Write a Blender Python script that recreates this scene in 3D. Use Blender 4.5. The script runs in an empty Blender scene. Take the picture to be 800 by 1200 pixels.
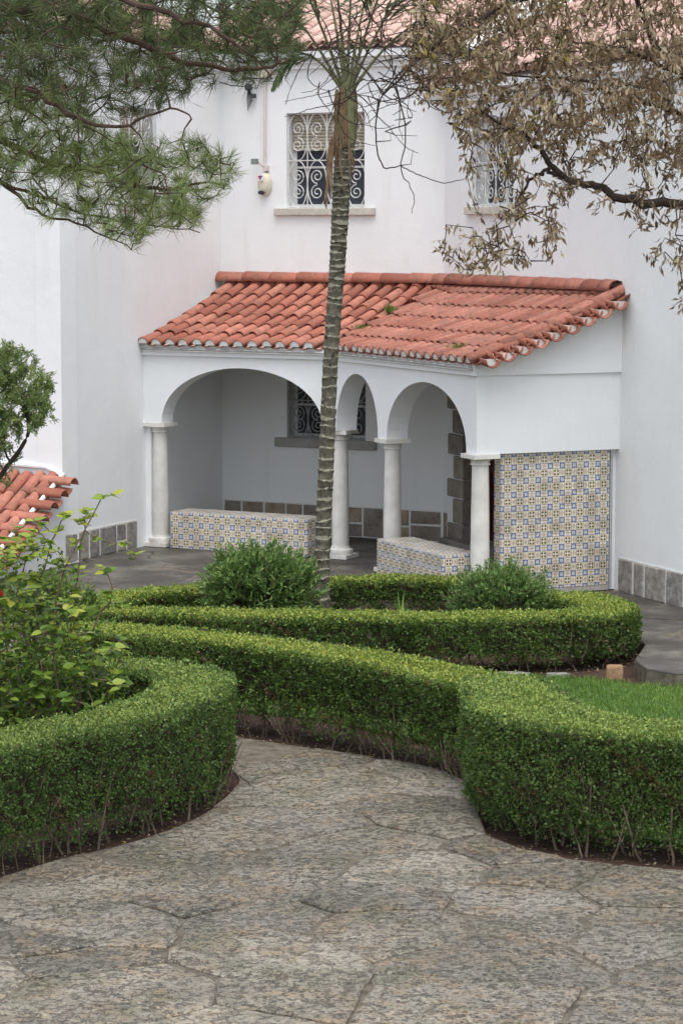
import bpy, math, random
import numpy as np
from mathutils import Matrix, Vector
R = math.radians
random.seed(7)
rng = np.random.default_rng(11)
scene = bpy.context.scene

# ------------------------------------------------------------------ camera
cam_d = bpy.data.cameras.new("camera")
cam = bpy.data.objects.new("camera", cam_d)
scene.collection.objects.link(cam)
cam.location = (0, 0, 4.1)
cam.rotation_euler = (math.pi / 2 - math.atan(330 / 3000), 0, 0)
cam_d.sensor_fit = 'VERTICAL'
cam_d.sensor_height = 36.0
cam_d.lens = 90.0
cam_d.clip_end = 500.0
scene.camera = cam

# ------------------------------------------------------------------ overcast daylight
SUN_EL, SUN_AZ = 70.0, 172.0          # azimuth measured clockwise from +Y
world = bpy.data.worlds.new("World")
scene.world = world
world.use_nodes = True
wn, wl = world.node_tree.nodes, world.node_tree.links
bg = wn["Background"]
sky = wn.new("ShaderNodeTexSky")
sky.sky_type = 'NISHITA'
sky.sun_disc = False
sky.sun_elevation = R(SUN_EL)
sky.sun_rotation = R(SUN_AZ)
sky.air_density = 1.0
sky.dust_density = 2.0
sky.ozone_density = 1.0
hsv = wn.new("ShaderNodeHueSaturation")          # overcast: cloud takes most of the blue out
hsv.inputs["Saturation"].default_value = 0.34
wl.new(sky.outputs[0], hsv.inputs["Color"])
wl.new(hsv.outputs[0], bg.inputs["Color"])
bg.inputs["Strength"].default_value = 0.15
sun_d = bpy.data.lights.new("sun", 'SUN')
sun_d.energy = 1.0
sun_d.angle = R(50)
sun_d.color = (1.0, 0.985, 0.96)
sun = bpy.data.objects.new("sun", sun_d)
scene.collection.objects.link(sun)
az, el = R(SUN_AZ), R(SUN_EL)
to_sun = Vector((math.sin(az) * math.cos(el), math.cos(az) * math.cos(el), math.sin(el)))
sun.rotation_euler = to_sun.to_track_quat('Z', 'Y').to_euler()
sun.location = to_sun * 60
vs = scene.view_settings
vs.view_transform = 'Standard'
vs.look = 'None'
vs.exposure = 1.0
vs.gamma = 1.0
vs.use_curve_mapping = False
scene.cycles.use_denoising = True
scene.cycles.use_adaptive_sampling = True
scene.cycles.adaptive_threshold = 0.025
scene.cycles.max_bounces = 4
scene.cycles.transparent_max_bounces = 8

# ------------------------------------------------------------------ object helpers
COL = scene.collection

def tag(o, label=None, cat=None, group=None, kind=None):
    if label: o["label"] = label
    if cat: o["category"] = cat
    if group: o["group"] = group
    if kind: o["kind"] = kind
    return o

def thing(name, loc, label, cat, group=None):
    o = bpy.data.objects.new(name, None)
    o.location = loc
    o.empty_display_size = 0.2
    COL.objects.link(o)
    return tag(o, label, cat, group)

def put(o, parent=None):
    COL.objects.link(o)
    if parent is not None:
        o.parent = parent
        if parent.type == 'EMPTY':
            o.matrix_parent_inverse = Matrix.Translation(-Vector(parent.location))
    return o

def np_mesh(name, V, F, mat=None, smooth=False, fattr=None, mats=None, midx=None):
    """V (n,3); F (m,k) equal-sized faces, or list of lists."""
    me = bpy.data.meshes.new(name)
    if isinstance(F, np.ndarray):
        m, k = F.shape
        me.vertices.add(len(V)); me.vertices.foreach_set("co", np.asarray(V, np.float32).ravel())
        me.loops.add(m * k); me.loops.foreach_set("vertex_index", F.astype(np.int32).ravel())
        me.polygons.add(m); me.polygons.foreach_set("loop_start", np.arange(0, m * k, k, dtype=np.int32))
        me.update(calc_edges=True)
    else:
        me.from_pydata([tuple(v) for v in V], [], F)
        me.update()
    for mm in (mats or ([mat] if mat else [])):
        me.materials.append(mm)
    if midx is not None:
        me.polygons.foreach_set("material_index", np.asarray(midx, np.int32))
    if smooth:
        me.polygons.foreach_set("use_smooth", np.ones(len(me.polygons), bool))
    if fattr is not None:
        a = me.attributes.new("rnd", 'FLOAT', 'FACE')
        a.data.foreach_set("value", np.asarray(fattr, np.float32))
    return me

def obj(name, me, parent=None, mw=None):
    o = bpy.data.objects.new(name, me)
    if mw is not None:
        o.matrix_world = mw
    return put(o, parent)

class MB:
    def __init__(s):
        s.v, s.f, s.m = [], [], []
    def add(s, V, F, mi=0):
        b = len(s.v)
        s.v += [tuple(p) for p in V]
        s.f += [[i + b for i in f] for f in F]
        s.m += [mi] * len(F)
    def box(s, o, ex, ey, ez, mi=0):
        o, ex, ey, ez = map(Vector, (o, ex, ey, ez))
        V = [o, o + ex, o + ex + ey, o + ey, o + ez, o + ex + ez, o + ex + ey + ez, o + ey + ez]
        if ex.cross(ey).dot(ez) > 0:
            F = [[0, 3, 2, 1], [4, 5, 6, 7], [0, 1, 5, 4], [1, 2, 6, 5], [2, 3, 7, 6], [3, 0, 4, 7]]
        else:
            F = [[0, 1, 2, 3], [7, 6, 5, 4], [4, 5, 1, 0], [5, 6, 2, 1], [6, 7, 3, 2], [7, 4, 0, 3]]
        s.add(V, F, mi)
    def tube(s, pts, rad, n=6, mi=0, caps=True):
        pts = [Vector(p) for p in pts]
        if not hasattr(rad, '__len__'): rad = [rad] * len(pts)
        V, F = [], []
        up = Vector((0.13, 0.21, 0.97))
        for i, p in enumerate(pts):
            t = (pts[min(i + 1, len(pts) - 1)] - pts[max(i - 1, 0)])
            t = t.normalized() if t.length > 1e-9 else Vector((0, 0, 1))
            if abs(t.dot(up)) > .95: a = t.cross(Vector((1, 0.1, 0))).normalized()
            else: a = t.cross(up).normalized()
            b = t.cross(a)
            for k in range(n):
                an = 2 * math.pi * k / n
                V.append(p + (a * math.cos(an) + b * math.sin(an)) * rad[i])
        for i in range(len(pts) - 1):
            for k in range(n):
                k2 = (k + 1) % n
                F.append([i * n + k, i * n + k2, (i + 1) * n + k2, (i + 1) * n + k])
        if caps:
            F.append(list(range(n))[::-1]); F.append([(len(pts) - 1) * n + k for k in range(n)])
        s.add(V, F, mi)
    def lathe(s, c, prof, n=20, mi=0):
        c = Vector(c); V, F = [], []
        for r, z in prof:
            for k in range(n):
                a = 2 * math.pi * k / n
                V.append(c + Vector((r * math.cos(a), r * math.sin(a), z)))
        for i in range(len(prof) - 1):
            for k in range(n):
                k2 = (k + 1) % n
                F.append([i * n + k, i * n + k2, (i + 1) * n + k2, (i + 1) * n + k])
        F.append(list(range(n))[::-1]); F.append([(len(prof) - 1) * n + k for k in range(n)])
        s.add(V, F, mi)
    def build(s, name, mat, parent=None, smooth=False, mats=None):
        me = np_mesh(name, s.v, s.f, mat, smooth, mats=mats, midx=s.m if mats else None)
        if smooth:
            try: me.set_sharp_from_angle(angle=R(40))
            except Exception: pass
        return obj(name, me, parent)

def copy_tree(o, parent=None):
    c = o.copy(); COL.objects.link(c); c.parent = parent
    for ch in o.children: copy_tree(ch, c)
    return c

def leaves(name, P, A, N, L, W, mat, parent=None, rnd=None, fold=0.18, kind='stuff'):
    n = len(P)
    A = A / (np.linalg.norm(A, axis=1, keepdims=True) + 1e-9)
    S = np.cross(A, N); S /= (np.linalg.norm(S, axis=1, keepdims=True) + 1e-9)
    N2 = np.cross(S, A)
    L = np.broadcast_to(L, n)[:, None]; W = np.broadcast_to(W, n)[:, None]
    base = P; tip = P + A * L - N2 * L * 0.10
    mid = P + A * L * 0.5 + N2 * W * fold
    V = np.stack([base, mid + S * W / 2, tip, mid - S * W / 2], 1).reshape(-1, 3)
    F = np.arange(4 * n).reshape(n, 4)
    if rnd is None: rnd = rng.random(n)
    me = np_mesh(name, V, F, mat, True, rnd)
    o = obj(name, me, parent)
    if kind: o["kind"] = kind
    return o

# ------------------------------------------------------------------ materials
class NT:
    def __init__(s, name):
        s.mat = bpy.data.materials.new(name); s.mat.use_nodes = True
        s.t = s.mat.node_tree; s.n = s.t.nodes; s.l = s.t.links
        s.p = s.n["Principled BSDF"]; s.out = s.n["Material Output"]
        s.p.inputs["Roughness"].default_value = 0.85
        try: s.p.inputs["Specular IOR Level"].default_value = 0.3
        except Exception: pass
    def node(s, typ, **kw):
        nd = s.n.new(typ)
        for k, v in kw.items():
            if k in nd.inputs.keys(): nd.inputs[k].default_value = v
            else: setattr(nd, k, v)
        return nd
    def link(s, a, b): s.l.new(a, b)
    def coord(s, which="Object", scale=(1, 1, 1)):
        tc = s.node("ShaderNodeTexCoord"); mp = s.node("ShaderNodeMapping")
        mp.inputs["Scale"].default_value = scale
        s.link(tc.outputs[which], mp.inputs["Vector"]); return mp.outputs[0]
    def gpos(s, scale=(1, 1, 1)):
        g = s.node("ShaderNodeNewGeometry"); mp = s.node("ShaderNodeMapping")
        mp.inputs["Scale"].default_value = scale
        s.link(g.outputs["Position"], mp.inputs["Vector"]); return mp.outputs[0]
    def noise(s, vec, scale, detail=4, rough=.55, dist=0.0):
        nd = s.node("ShaderNodeTexNoise"); nd.inputs["Scale"].default_value = scale
        nd.inputs["Detail"].default_value = min(detail, 4); nd.inputs["Roughness"].default_value = rough
        nd.inputs["Distortion"].default_value = dist
        s.link(vec, nd.inputs["Vector"]); return nd.outputs["Fac"]
    def ramp(s, fac, stops, interp='LINEAR'):
        r = s.node("ShaderNodeValToRGB"); cr = r.color_ramp; cr.interpolation = interp
        while len(cr.elements) < len(stops): cr.elements.new(0.5)
        for e, (pos, c) in zip(cr.elements, stops):
            e.position = pos
            e.color = (c, c, c, 1) if not hasattr(c, '__len__') else (*c, 1)
        s.link(fac, r.inputs[0]); return r.outputs[0]
    def mix(s, fac, a, b, mode='MIX'):
        m = s.node("ShaderNodeMix"); m.data_type = 'RGBA'; m.blend_type = mode
        for sock, val in ((m.inputs[0], fac), (m.inputs[6], a), (m.inputs[7], b)):
            if hasattr(val, 'is_linked') or hasattr(val, 'links'): s.link(val, sock)
            elif hasattr(val, '__len__'): sock.default_value = (*val, 1)
            else: sock.default_value = val
        return m.outputs[2]
    def math(s, op, a, b=0.0, c=None):
        m = s.node("ShaderNodeMath"); m.operation = op
        for i, val in enumerate((a, b) if c is None else (a, b, c)):
            if hasattr(val, 'links'): s.link(val, m.inputs[i])
            else: m.inputs[i].default_value = val
        return m.outputs[0]
    def bump(s, h, strength=.3, dist=.01):
        b = s.node("ShaderNodeBump"); b.inputs["Strength"].default_value = strength
        b.inputs["Distance"].default_value = dist
        s.link(h, b.inputs["Height"]); s.link(b.outputs[0], s.p.inputs["Normal"])
    def color(s, c):
        if hasattr(c, 'links'): s.link(c, s.p.inputs["Base Color"])
        else: s.p.inputs["Base Color"].default_value = (*c, 1)
        return s
    def rough(s, r):
        if hasattr(r, 'links'): s.link(r, s.p.inputs["Roughness"])
        else: s.p.inputs["Roughness"].default_value = r
        return s
    def orand(s): return s.node("ShaderNodeObjectInfo").outputs["Random"]
    def frand(s):
        a = s.node("ShaderNodeAttribute"); a.attribute_name = "rnd"; return a.outputs["Fac"]

M = {}
def m_plaster():
    t = NT("white_plaster"); g = t.gpos()
    c = t.ramp(t.noise(g, 0.9, 6, .6), [(.3, (.76, .775, .775)), (.7, (.82, .832, .83))])
    st = t.noise(t.gpos((2.2, 2.2, .22)), 2.2, 5, .6)
    c = t.mix(t.ramp(st, [(.56, 0.0), (.80, .28)]), c, (.64, .64, .60))
    sp = t.noise(g, 14, 5, .7)
    c = t.mix(t.ramp(sp, [(.62, 0.0), (.78, .25)]), c, (.63, .62, .58))
    t.color(c).rough(.9)
    h = t.math('ADD', t.noise(g, 3.0, 3), t.math('MULTIPLY', t.noise(g, 60, 4, .6), .25))
    t.bump(h, .5, .016); return t.mat
def m_stone(name, cols, scale=5, bump=.7, white=True):
    t = NT(name); g = t.gpos(); r = t.orand()
    c = t.ramp(t.noise(g, scale, 8, .65), [(.25, cols[0]), (.5, cols[1]), (.75, cols[2])])
    hv = t.node("ShaderNodeHueSaturation"); t.link(c, hv.inputs["Color"])
    t.link(t.math('MULTIPLY_ADD', r, .5, .75), hv.inputs["Value"])
    t.link(t.math('MULTIPLY_ADD', r, .6, .7), hv.inputs["Saturation"])
    c = t.mix(t.ramp(t.noise(g, 22, 6, .7), [(.56, 0.), (.72, .6)]), hv.outputs[0], tuple(.45 * x for x in cols[0]))
    t.color(c).rough(.9)
    t.bump(t.math('ADD', t.noise(g, 9, 8, .65), t.math('MULTIPLY', t.noise(g, 45, 4), .4)), bump, .02)
    return t.mat
def m_paving():
    t = NT("paving_stone"); g = t.gpos(); r = t.orand()
    big = t.noise(g, 1.5, 4, .65)
    c = t.ramp(big, [(.30, (.165, .147, .117)), (.5, (.255, .226, .18)), (.7, (.35, .315, .252))])
    c = t.mix(t.math('MULTIPLY', r, .55), c, (.235, .217, .188))
    hv = t.node("ShaderNodeHueSaturation"); t.link(c, hv.inputs["Color"])
    t.link(t.math('MULTIPLY_ADD', t.math('FRACT', t.math('MULTIPLY', r, 7.31)), .55, .72), hv.inputs["Value"])
    c = hv.outputs[0]
    ochre = t.noise(g, 3.6, 4, .7)
    c = t.mix(t.ramp(ochre, [(.48, 0.), (.66, .6)]), c, (.30, .215, .125))
    moss = t.noise(g, 1.1, 4, .75)
    c = t.mix(t.ramp(moss, [(.48, 0.), (.64, .62)]), c, (.125, .125, .08))
    sc_ = t.ramp(t.noise(g, 2.1, 4, .7), [(.36, .15), (.62, 1.)])
    # dark pits, coarse grains, pale crystals
    pm = t.ramp(t.noise(g, 15, 4, .8), [(.53, 0.), (.60, 1.)])
    c = t.mix(t.math('MULTIPLY', t.math('MULTIPLY', pm, sc_), .7), c, (.075, .066, .055))
    sm = t.ramp(t.noise(t.gpos((1, 1.25, 1)), 34, 3, .7), [(.56, 0.), (.63, 1.)])
    c = t.mix(t.math('MULTIPLY', t.math('MULTIPLY', sm, sc_), .7), c, (.05, .046, .04))
    lite = t.noise(g, 24, 4, .8)
    c = t.mix(t.math('MULTIPLY', t.ramp(lite, [(.55, 0.), (.64, .75)]), sc_), c, (.46, .42, .335))
    t.color(c).rough(t.ramp(big, [(.3, .55), (.7, .8)]))
    h = t.math('SUBTRACT', t.noise(g, 5, 4, .7), t.math('MULTIPLY', pm, .35))
    h = t.math('SUBTRACT', h, t.math('MULTIPLY', sm, .25))
    t.bump(h, 1.0, .04); return t.mat
def m_terrace():
    t = NT("terrace_stone"); g = t.gpos(); r = t.orand()
    c = t.ramp(t.noise(g, 1.6, 6, .65), [(.3, (.040, .036, .031)), (.5, (.080, .071, .060)), (.7, (.19, .172, .145))])
    c = t.mix(t.math('MULTIPLY', r, .4), c, (.085, .078, .07))
    c = t.mix(t.ramp(t.noise(g, 24, 5, .7), [(.55, 0.), (.7, .6)]), c, (.04, .04, .038))
    t.color(c).rough(t.ramp(t.noise(g, 1.0, 3), [(.35, .35), (.65, .8)])); t.bump(t.noise(g, 8, 6, .65), .6, .015); return t.mat
def m_mortar(name, a, b):
    t = NT(name); g = t.gpos()
    c = t.ramp(t.noise(g, 9.0, 6, .75), [(.32, a), (.68, b)])
    t.color(c).rough(.95); t.bump(t.noise(g, 30, 5, .6), .6, .01); return t.mat
def m_soil():
    t = NT("soil"); g = t.gpos()
    c = t.ramp(t.noise(g, 2.5, 8, .7), [(.3, (.040, .022, .015)), (.55, (.075, .042, .030)), (.8, (.13, .085, .06))])
    c = t.mix(t.ramp(t.noise(g, 30, 4, .7), [(.6, 0.), (.72, .6)]), c, (.16, .12, .08))
    t.color(c).rough(1.0); t.bump(t.noise(g, 18, 6, .7), 1.0, .04); return t.mat
def m_rooftile(name, base=((.29, .092, .060), (.41, .145, .098), (.49, .20, .14)), old=.85):
    t = NT(name); g = t.gpos(); r = t.orand()
    c = t.ramp(r, [(0., base[0]), (.35, base[1]), (.8, base[2]), (1., tuple(x * 1.08 for x in base[2]))])
    c = t.mix(t.ramp(t.noise(g, 7, 6, .65), [(.45, 0.), (.75, old)]), c, (.27, .135, .095))
    c = t.mix(t.ramp(t.noise(g, 19, 5, .7), [(.62 - .09 * old, 0.), (.74, old * .9)]), c, (.10, .075, .06))
    c = t.mix(t.ramp(t.noise(g, 2.2, 4, .7), [(.52, 0.), (.70, old * .45)]), c, (.17, .10, .075))
    c = t.mix(t.ramp(t.noise(g, 12, 5, .7), [(.62, 0.), (.8, old * .7)]), c, (.52, .36, .22))
    t.color(c).rough(.85); t.bump(t.noise(g, 30, 5, .6), .4, .006); return t.mat
def m_azulejo():
    t = NT("glazed_azulejo")
    tc = t.node("ShaderNodeTexCoord"); sp = t.node("ShaderNodeSeparateXYZ")
    t.link(tc.outputs["Object"], sp.inputs[0])
    s = 1 / .155
    p = t.math('MULTIPLY', sp.outputs[0], s); q = t.math('MULTIPLY', sp.outputs[2], s)
    a = t.math('ABSOLUTE', p); b = t.math('ABSOLUTE', q)
    ia = t.math('SUBTRACT', .5, a); ib = t.math('SUBTRACT', .5, b)
    def lt(x, v): return t.math('LESS_THAN', x, v)
    def AND(x, y): return t.math('MULTIPLY', x, y)
    rr = t.math('SQRT', t.math('ADD', t.math('MULTIPLY', p, p), t.math('MULTIPLY', q, q)))
    CREAM, OCH, DARK, BLUE, PALE = (.74, .69, .56), (.58, .45, .22), (.035, .04, .05), (.085, .115, .29), (.64, .67, .74)
    c = t.mix(.0, CREAM, CREAM)
    # rectangles between stars: small warm flower
    d1 = t.math('SQRT', t.math('ADD', t.math('MULTIPLY', ia, ia), t.math('MULTIPLY', b, b)))
    d2 = t.math('SQRT', t.math('ADD', t.math('MULTIPLY', ib, ib), t.math('MULTIPLY', a, a)))
    dm = t.math('MINIMUM', d1, d2)
    c = t.mix(AND(lt(dm, .13), t.math('GREATER_THAN', dm, .05)), c, (.58, .42, .30))
    # middle medallion
    c = t.mix(AND(lt(rr, .29), t.math('GREATER_THAN', rr, .215)), c, OCH)
    da, db = t.math('SUBTRACT', a, .115), t.math('SUBTRACT', b, .115)
    dd = t.math('SQRT', t.math('ADD', t.math('MULTIPLY', da, da), t.math('MULTIPLY', db, db)))
    c = t.mix(lt(dd, .074), c, DARK)
    # corner stars
    mx = t.math('MAXIMUM', ia, ib); sm = t.math('MULTIPLY', t.math('ADD', ia, ib), .72)
    stard = t.math('MINIMUM', mx, t.math('ADD', sm, 0.0))
    c = t.mix(lt(stard, .18), c, BLUE)
    c = t.mix(lt(stard, .12), c, PALE)
    # blue ruling
    la = t.math('ABSOLUTE', t.math('SUBTRACT', ia, .20)); lb = t.math('ABSOLUTE', t.math('SUBTRACT', ib, .20))
    c = t.mix(t.math('MULTIPLY', lt(t.math('MINIMUM', la, lb), .020), .8), c, BLUE)
    g = t.gpos(); r = t.orand()
    hv = t.node("ShaderNodeHueSaturation"); t.link(c, hv.inputs["Color"])
    t.link(t.math('MULTIPLY_ADD', r, .30, .78), hv.inputs["Value"])
    c = t.mix(t.ramp(t.noise(g, 5, 5, .65), [(.5, 0.), (.8, .3)]), hv.outputs[0], (.40, .36, .29))
    t.color(c).rough(.28); t.bump(t.noise(g, 20, 3), .15, .003); return t.mat
def m_leaf(name, stops, rough=.5, trans=.3, noise_amt=0.0):
    t = NT(name); r = t.frand()
    c = t.ramp(r, stops)
    if noise_amt:
        c = t.mix(t.ramp(t.noise(t.gpos(), 2.3, 3), [(.4, 0.), (.7, noise_amt)]), c, tuple(.55 * x for x in stops[0][1]))
    t.color(c).rough(rough)
    tr = t.node("ShaderNodeBsdfTranslucent"); t.link(c, tr.inputs[0])
    mx = t.node("ShaderNodeMixShader"); mx.inputs[0].default_value = trans
    t.link(t.p.outputs[0], mx.inputs[1]); t.link(tr.outputs[0], mx.inputs[2]); t.link(mx.outputs[0], t.out.inputs[0])
    return t.mat
def m_bark(name, a, b, sc=12):
    t = NT(name); g = t.gpos()
    t.color(t.ramp(t.noise(g, sc, 6, .7), [(.3, a), (.7, b)])).rough(.95)
    t.bump(t.noise(g, sc * 3, 5, .7), .8, .01); return t.mat
def m_plain(name, c, rough=.7, var=.12, sc=8, metal=0.):
    t = NT(name); g = t.gpos()
    t.color(t.ramp(t.noise(g, sc, 5, .6), [(.3, tuple(x * (1 - var) for x in c)), (.7, tuple(min(1, x * (1 + var)) for x in c))])).rough(rough)
    t.p.inputs["Metallic"].default_value = metal
    t.bump(t.noise(g, sc * 5, 3), .15, .004); return t.mat
M['plaster'] = m_plaster()
M['base_stone'] = m_stone("grey_base_stone", ((.14, .13, .115), (.26, .245, .22), (.42, .40, .36)), 10)
M['dado_stone'] = m_stone("warm_dado_stone", ((.17, .135, .105), (.29, .24, .19), (.38, .33, .27)))
M['quoin'] = m_stone("brown_quoin_stone", ((.17, .145, .12), (.27, .24, .20), (.37, .335, .285)), 4)
M['sill'] = m_stone("limestone_sill", ((.36, .34, .30), (.46, .44, .39), (.54, .52, .47)), 6, .3)
M['column'] = m_plain("pale_column_stone", (.68, .66, .61), .85, .14, 4)
M['paving'] = m_paving()
M['terrace'] = m_terrace()
M['mortar'] = m_mortar("path_mortar", (.075, .062, .045), (.20, .175, .135))
M['white_mortar'] = m_mortar("white_mortar", (.60, .59, .56), (.76, .75, .72))
M['soil'] = m_soil()
M['tile_new'] = m_rooftile("terracotta_tile")
M['tile_old'] = m_rooftile("weathered_terracotta_tile", ((.29, .10, .068), (.39, .145, .10), (.45, .19, .14)), 1.0)
M['tile_faded'] = m_rooftile("faded_terracotta_tile", ((.48, .29, .24), (.55, .35, .30), (.60, .41, .35)), .4)
M['tile_pan'] = m_rooftile("terracotta_pan", ((.24, .085, .055), (.30, .11, .07), (.36, .14, .09)), .8)
M['azulejo'] = m_azulejo()
M['grout'] = m_plain("tile_grout", (.42, .40, .36), .9)
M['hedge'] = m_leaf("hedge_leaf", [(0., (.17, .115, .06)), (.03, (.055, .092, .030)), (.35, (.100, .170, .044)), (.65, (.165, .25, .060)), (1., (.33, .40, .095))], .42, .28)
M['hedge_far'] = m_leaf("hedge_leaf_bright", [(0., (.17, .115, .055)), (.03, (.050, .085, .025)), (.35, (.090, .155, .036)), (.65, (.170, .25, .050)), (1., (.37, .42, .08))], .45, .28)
M['twig'] = m_bark("hedge_twig", (.10, .072, .048), (.24, .19, .14), 20)
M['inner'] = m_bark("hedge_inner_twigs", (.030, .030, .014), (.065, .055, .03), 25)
M['shrub'] = m_leaf("shrub_leaf", [(0., (.06, .11, .035)), (.5, (.12, .22, .06)), (.85, (.20, .31, .09)), (1., (.34, .36, .12))], .5, .3)
M['hibiscus'] = m_leaf("hibiscus_leaf", [(0., (.05, .10, .02)), (.35, (.11, .20, .03)), (.75, (.26, .36, .05)), (1., (.44, .46, .08))], .35, .35)
M['conifer'] = m_leaf("conifer_leaf", [(0., (.11, .16, .06)), (.5, (.21, .29, .095)), (.85, (.31, .37, .12)), (1., (.36, .26, .13))], .6, .25)
M['pine_shaded'] = m_leaf("pine_needle_shaded", [(0., (.055, .08, .034)), (.6, (.12, .165, .062)), (.9, (.21, .25, .10)), (1., (.20, .135, .075))], .6, .2)  # upper needles: shade under the crown put into their colour
M['pine_lit'] = m_leaf("pine_needle_lit", [(0., (.14, .20, .07)), (.5, (.28, .37, .13)), (.9, (.42, .49, .19)), (1., (.36, .28, .15))], .55, .3)  # lit twin of the same needles, for the lower sprays
M['pine_bark'] = m_bark("pine_bark", (.055, .038, .030), (.14, .095, .07), 14)
M['dead'] = m_leaf("dry_leaf", [(0., (.095, .064, .034)), (.4, (.22, .155, .085)), (.7, (.36, .275, .165)), (.93, (.52, .44, .30)), (.95, (.10, .12, .05)), (1., (.42, .33, .08))], .6, .25)
M['dead_bark'] = m_bark("dark_bark", (.026, .020, .017), (.075, .058, .047), 16)
M['palm_bark'] = m_bark("palm_bark", (.050, .046, .033), (.155, .142, .105), 22)
M['palm_scar'] = m_bark("palm_leaf_scar", (.15, .14, .105), (.34, .32, .25), 30)
M['palm_sheath'] = m_bark("palm_sheath", (.10, .06, .035), (.26, .18, .11), 10)
M['palm_green'] = m_bark("palm_crownshaft", (.085, .105, .04), (.21, .21, .11), 18)
M['palm_leaf'] = m_leaf("palm_leaflet", [(0., (.04, .075, .03)), (.6, (.085, .135, .05)), (1., (.24, .28, .13))], .45, .3)
M['grass'] = m_leaf("grass_blade", [(0., (.06, .12, .022)), (.5, (.125, .225, .036)), (.9, (.24, .33, .065)), (1., (.34, .30, .13))], .5, .3)
M['lawn'] = m_plain("lawn_ground", (.06, .12, .025), .95, .4, 12)
M['iron'] = m_plain("white_painted_iron", (.66, .66, .64), .5, .12, 20)
M['iron_dark'] = m_plain("dull_painted_iron", (.34, .345, .35), .5, .12, 20)
M['frame'] = m_plain("white_window_frame", (.66, .66, .64), .5)
M['shutter'] = m_plain("beige_roller_shutter", (.50, .46, .37), .6)
M['glass'] = m_plain("window_glass", (.050, .056, .066), .08, .3, 2)
M['curtain'] = m_plain("net_curtain", (.20, .21, .22), .9, .3, 6)
M['door'] = m_plain("dark_red_door", (.06, .014, .011), .45, .25, 6)
M['rock'] = m_stone("orange_rock", ((.22, .12, .06), (.32, .19, .10), (.40, .27, .16)), 8)
M['pvc'] = m_plain("cream_plastic", (.62, .59, .47), .45, .06)
M['pipe'] = m_plain("pinkish_conduit", (.62, .56, .53), .5, .06)
M['metal_dark'] = m_plain("dark_metal", (.05, .05, .055), .4, .2)
M['greybox'] = m_plain("grey_plastic", (.20, .22, .21), .5)
M['sticker_white'] = m_plain("sticker_white", (.75, .74, .74), .4, .02)
M['sticker_red'] = m_plain("sticker_red", (.45, .03, .06), .4, .05)
M['sticker_blue'] = m_plain("sticker_blue", (.06, .06, .30), .4, .05)
M['flower'] = m_plain("red_petal", (.50, .02, .03), .5)

# ------------------------------------------------------------------ plan of the place (metres, house turned about 28 degrees)
def V2(x, y): return Vector((x, y, 0))
UP = Vector((0, 0, 1))
u = V2(math.cos(R(28)), -math.sin(R(28))); v = V2(math.sin(R(28)), math.cos(R(28)))
B = V2(-1.64, 35.2)                       # inner corner, left wing / back wall
w = V2(.42, .907).normalized()
K = B - w * 4.25                          # outer corner of the left wing
A = B - w * 2.2                           # portico meets left wing
I = V2(1.34, 33.62)                       # back wall meets right wing
C2 = V2(-.12, 31.9); C4 = V2(1.50, 28.35)
u1 = (C2 - A).normalized(); L1 = (C2 - A).length; n1 = V2(-u1.y, u1.x)
u2 = (C4 - C2).normalized(); L2 = (C4 - C2).length; n2 = V2(-u2.y, u2.x)
DEEP = 1.83
Dp = C4 + n2 * DEEP
u3 = (Dp - I).normalized(); n3 = V2(-u3.y, u3.x); L3 = (Dp - I).length
ub = (I - B).normalized(); nb = V2(-ub.y, ub.x); LB = (I - B).length
GZ = -0.12                                # garden and path level; terrace is 0

# ------------------------------------------------------------------ ground, path, terrace, lawn
def inside(p, poly):
    x, y = p[0], p[1]; c = False; j = len(poly) - 1
    for i in range(len(poly)):
        xi, yi = poly[i]; xj, yj = poly[j]
        if (yi > y) != (yj > y) and x < (xj - xi) * (y - yi) / (yj - yi) + xi: c = not c
        j = i
    return c
def nearest(p, poly):
    best = None
    for i in range(len(poly)):
        a = poly[i]; b = poly[(i + 1) % len(poly)]
        dx, dy = b[0] - a[0], b[1] - a[1]
        t = max(0, min(1, ((p[0] - a[0]) * dx + (p[1] - a[1]) * dy) / (dx * dx + dy * dy + 1e-12)))
        q = (a[0] + dx * t, a[1] + dy * t); d = (q[0] - p[0]) ** 2 + (q[1] - p[1]) ** 2
        if best is None or d < best[0]: best = (d, q)
    return best[1]
def smooth_poly(pts, n=6, closed=True):
    out = []; m = len(pts)
    rngi = range(m) if closed else range(m - 1)
    for i in rngi:
        g = (lambda k: pts[k % m]) if closed else (lambda k: pts[max(0, min(m - 1, k))])
        p0, p1, p2, p3 = g(i - 1), g(i), g(i + 1), g(i + 2)
        for k in range(n):
            t = k / n
            out.append(tuple(.5 * ((2 * b) + (-a + c) * t + (2 * a - 5 * b + 4 * c - d) * t * t + (-a + 3 * b - 3 * c + d) * t ** 3)
                             for a, b, c, d in zip(p0, p1, p2, p3)))
    if not closed: out.append(tuple(pts[-1]))
    return out
def sheet(name, poly, z, thick, mat, kind='structure'):
    n = len(poly)
    V = [(x, y, z) for x, y in poly] + [(x, y, z - thick) for x, y in poly]
    area = sum(poly[i][0] * poly[(i + 1) % n][1] - poly[(i + 1) % n][0] * poly[i][1] for i in range(n))
    top = list(range(n)) if area > 0 else list(range(n))[::-1]
    F = [top] + [[i, (i + 1) % n, n + (i + 1) % n, n + i] for i in range(n)]
    o = obj(name, np_mesh(name, V, F, mat)); o["kind"] = kind
    return o
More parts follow.
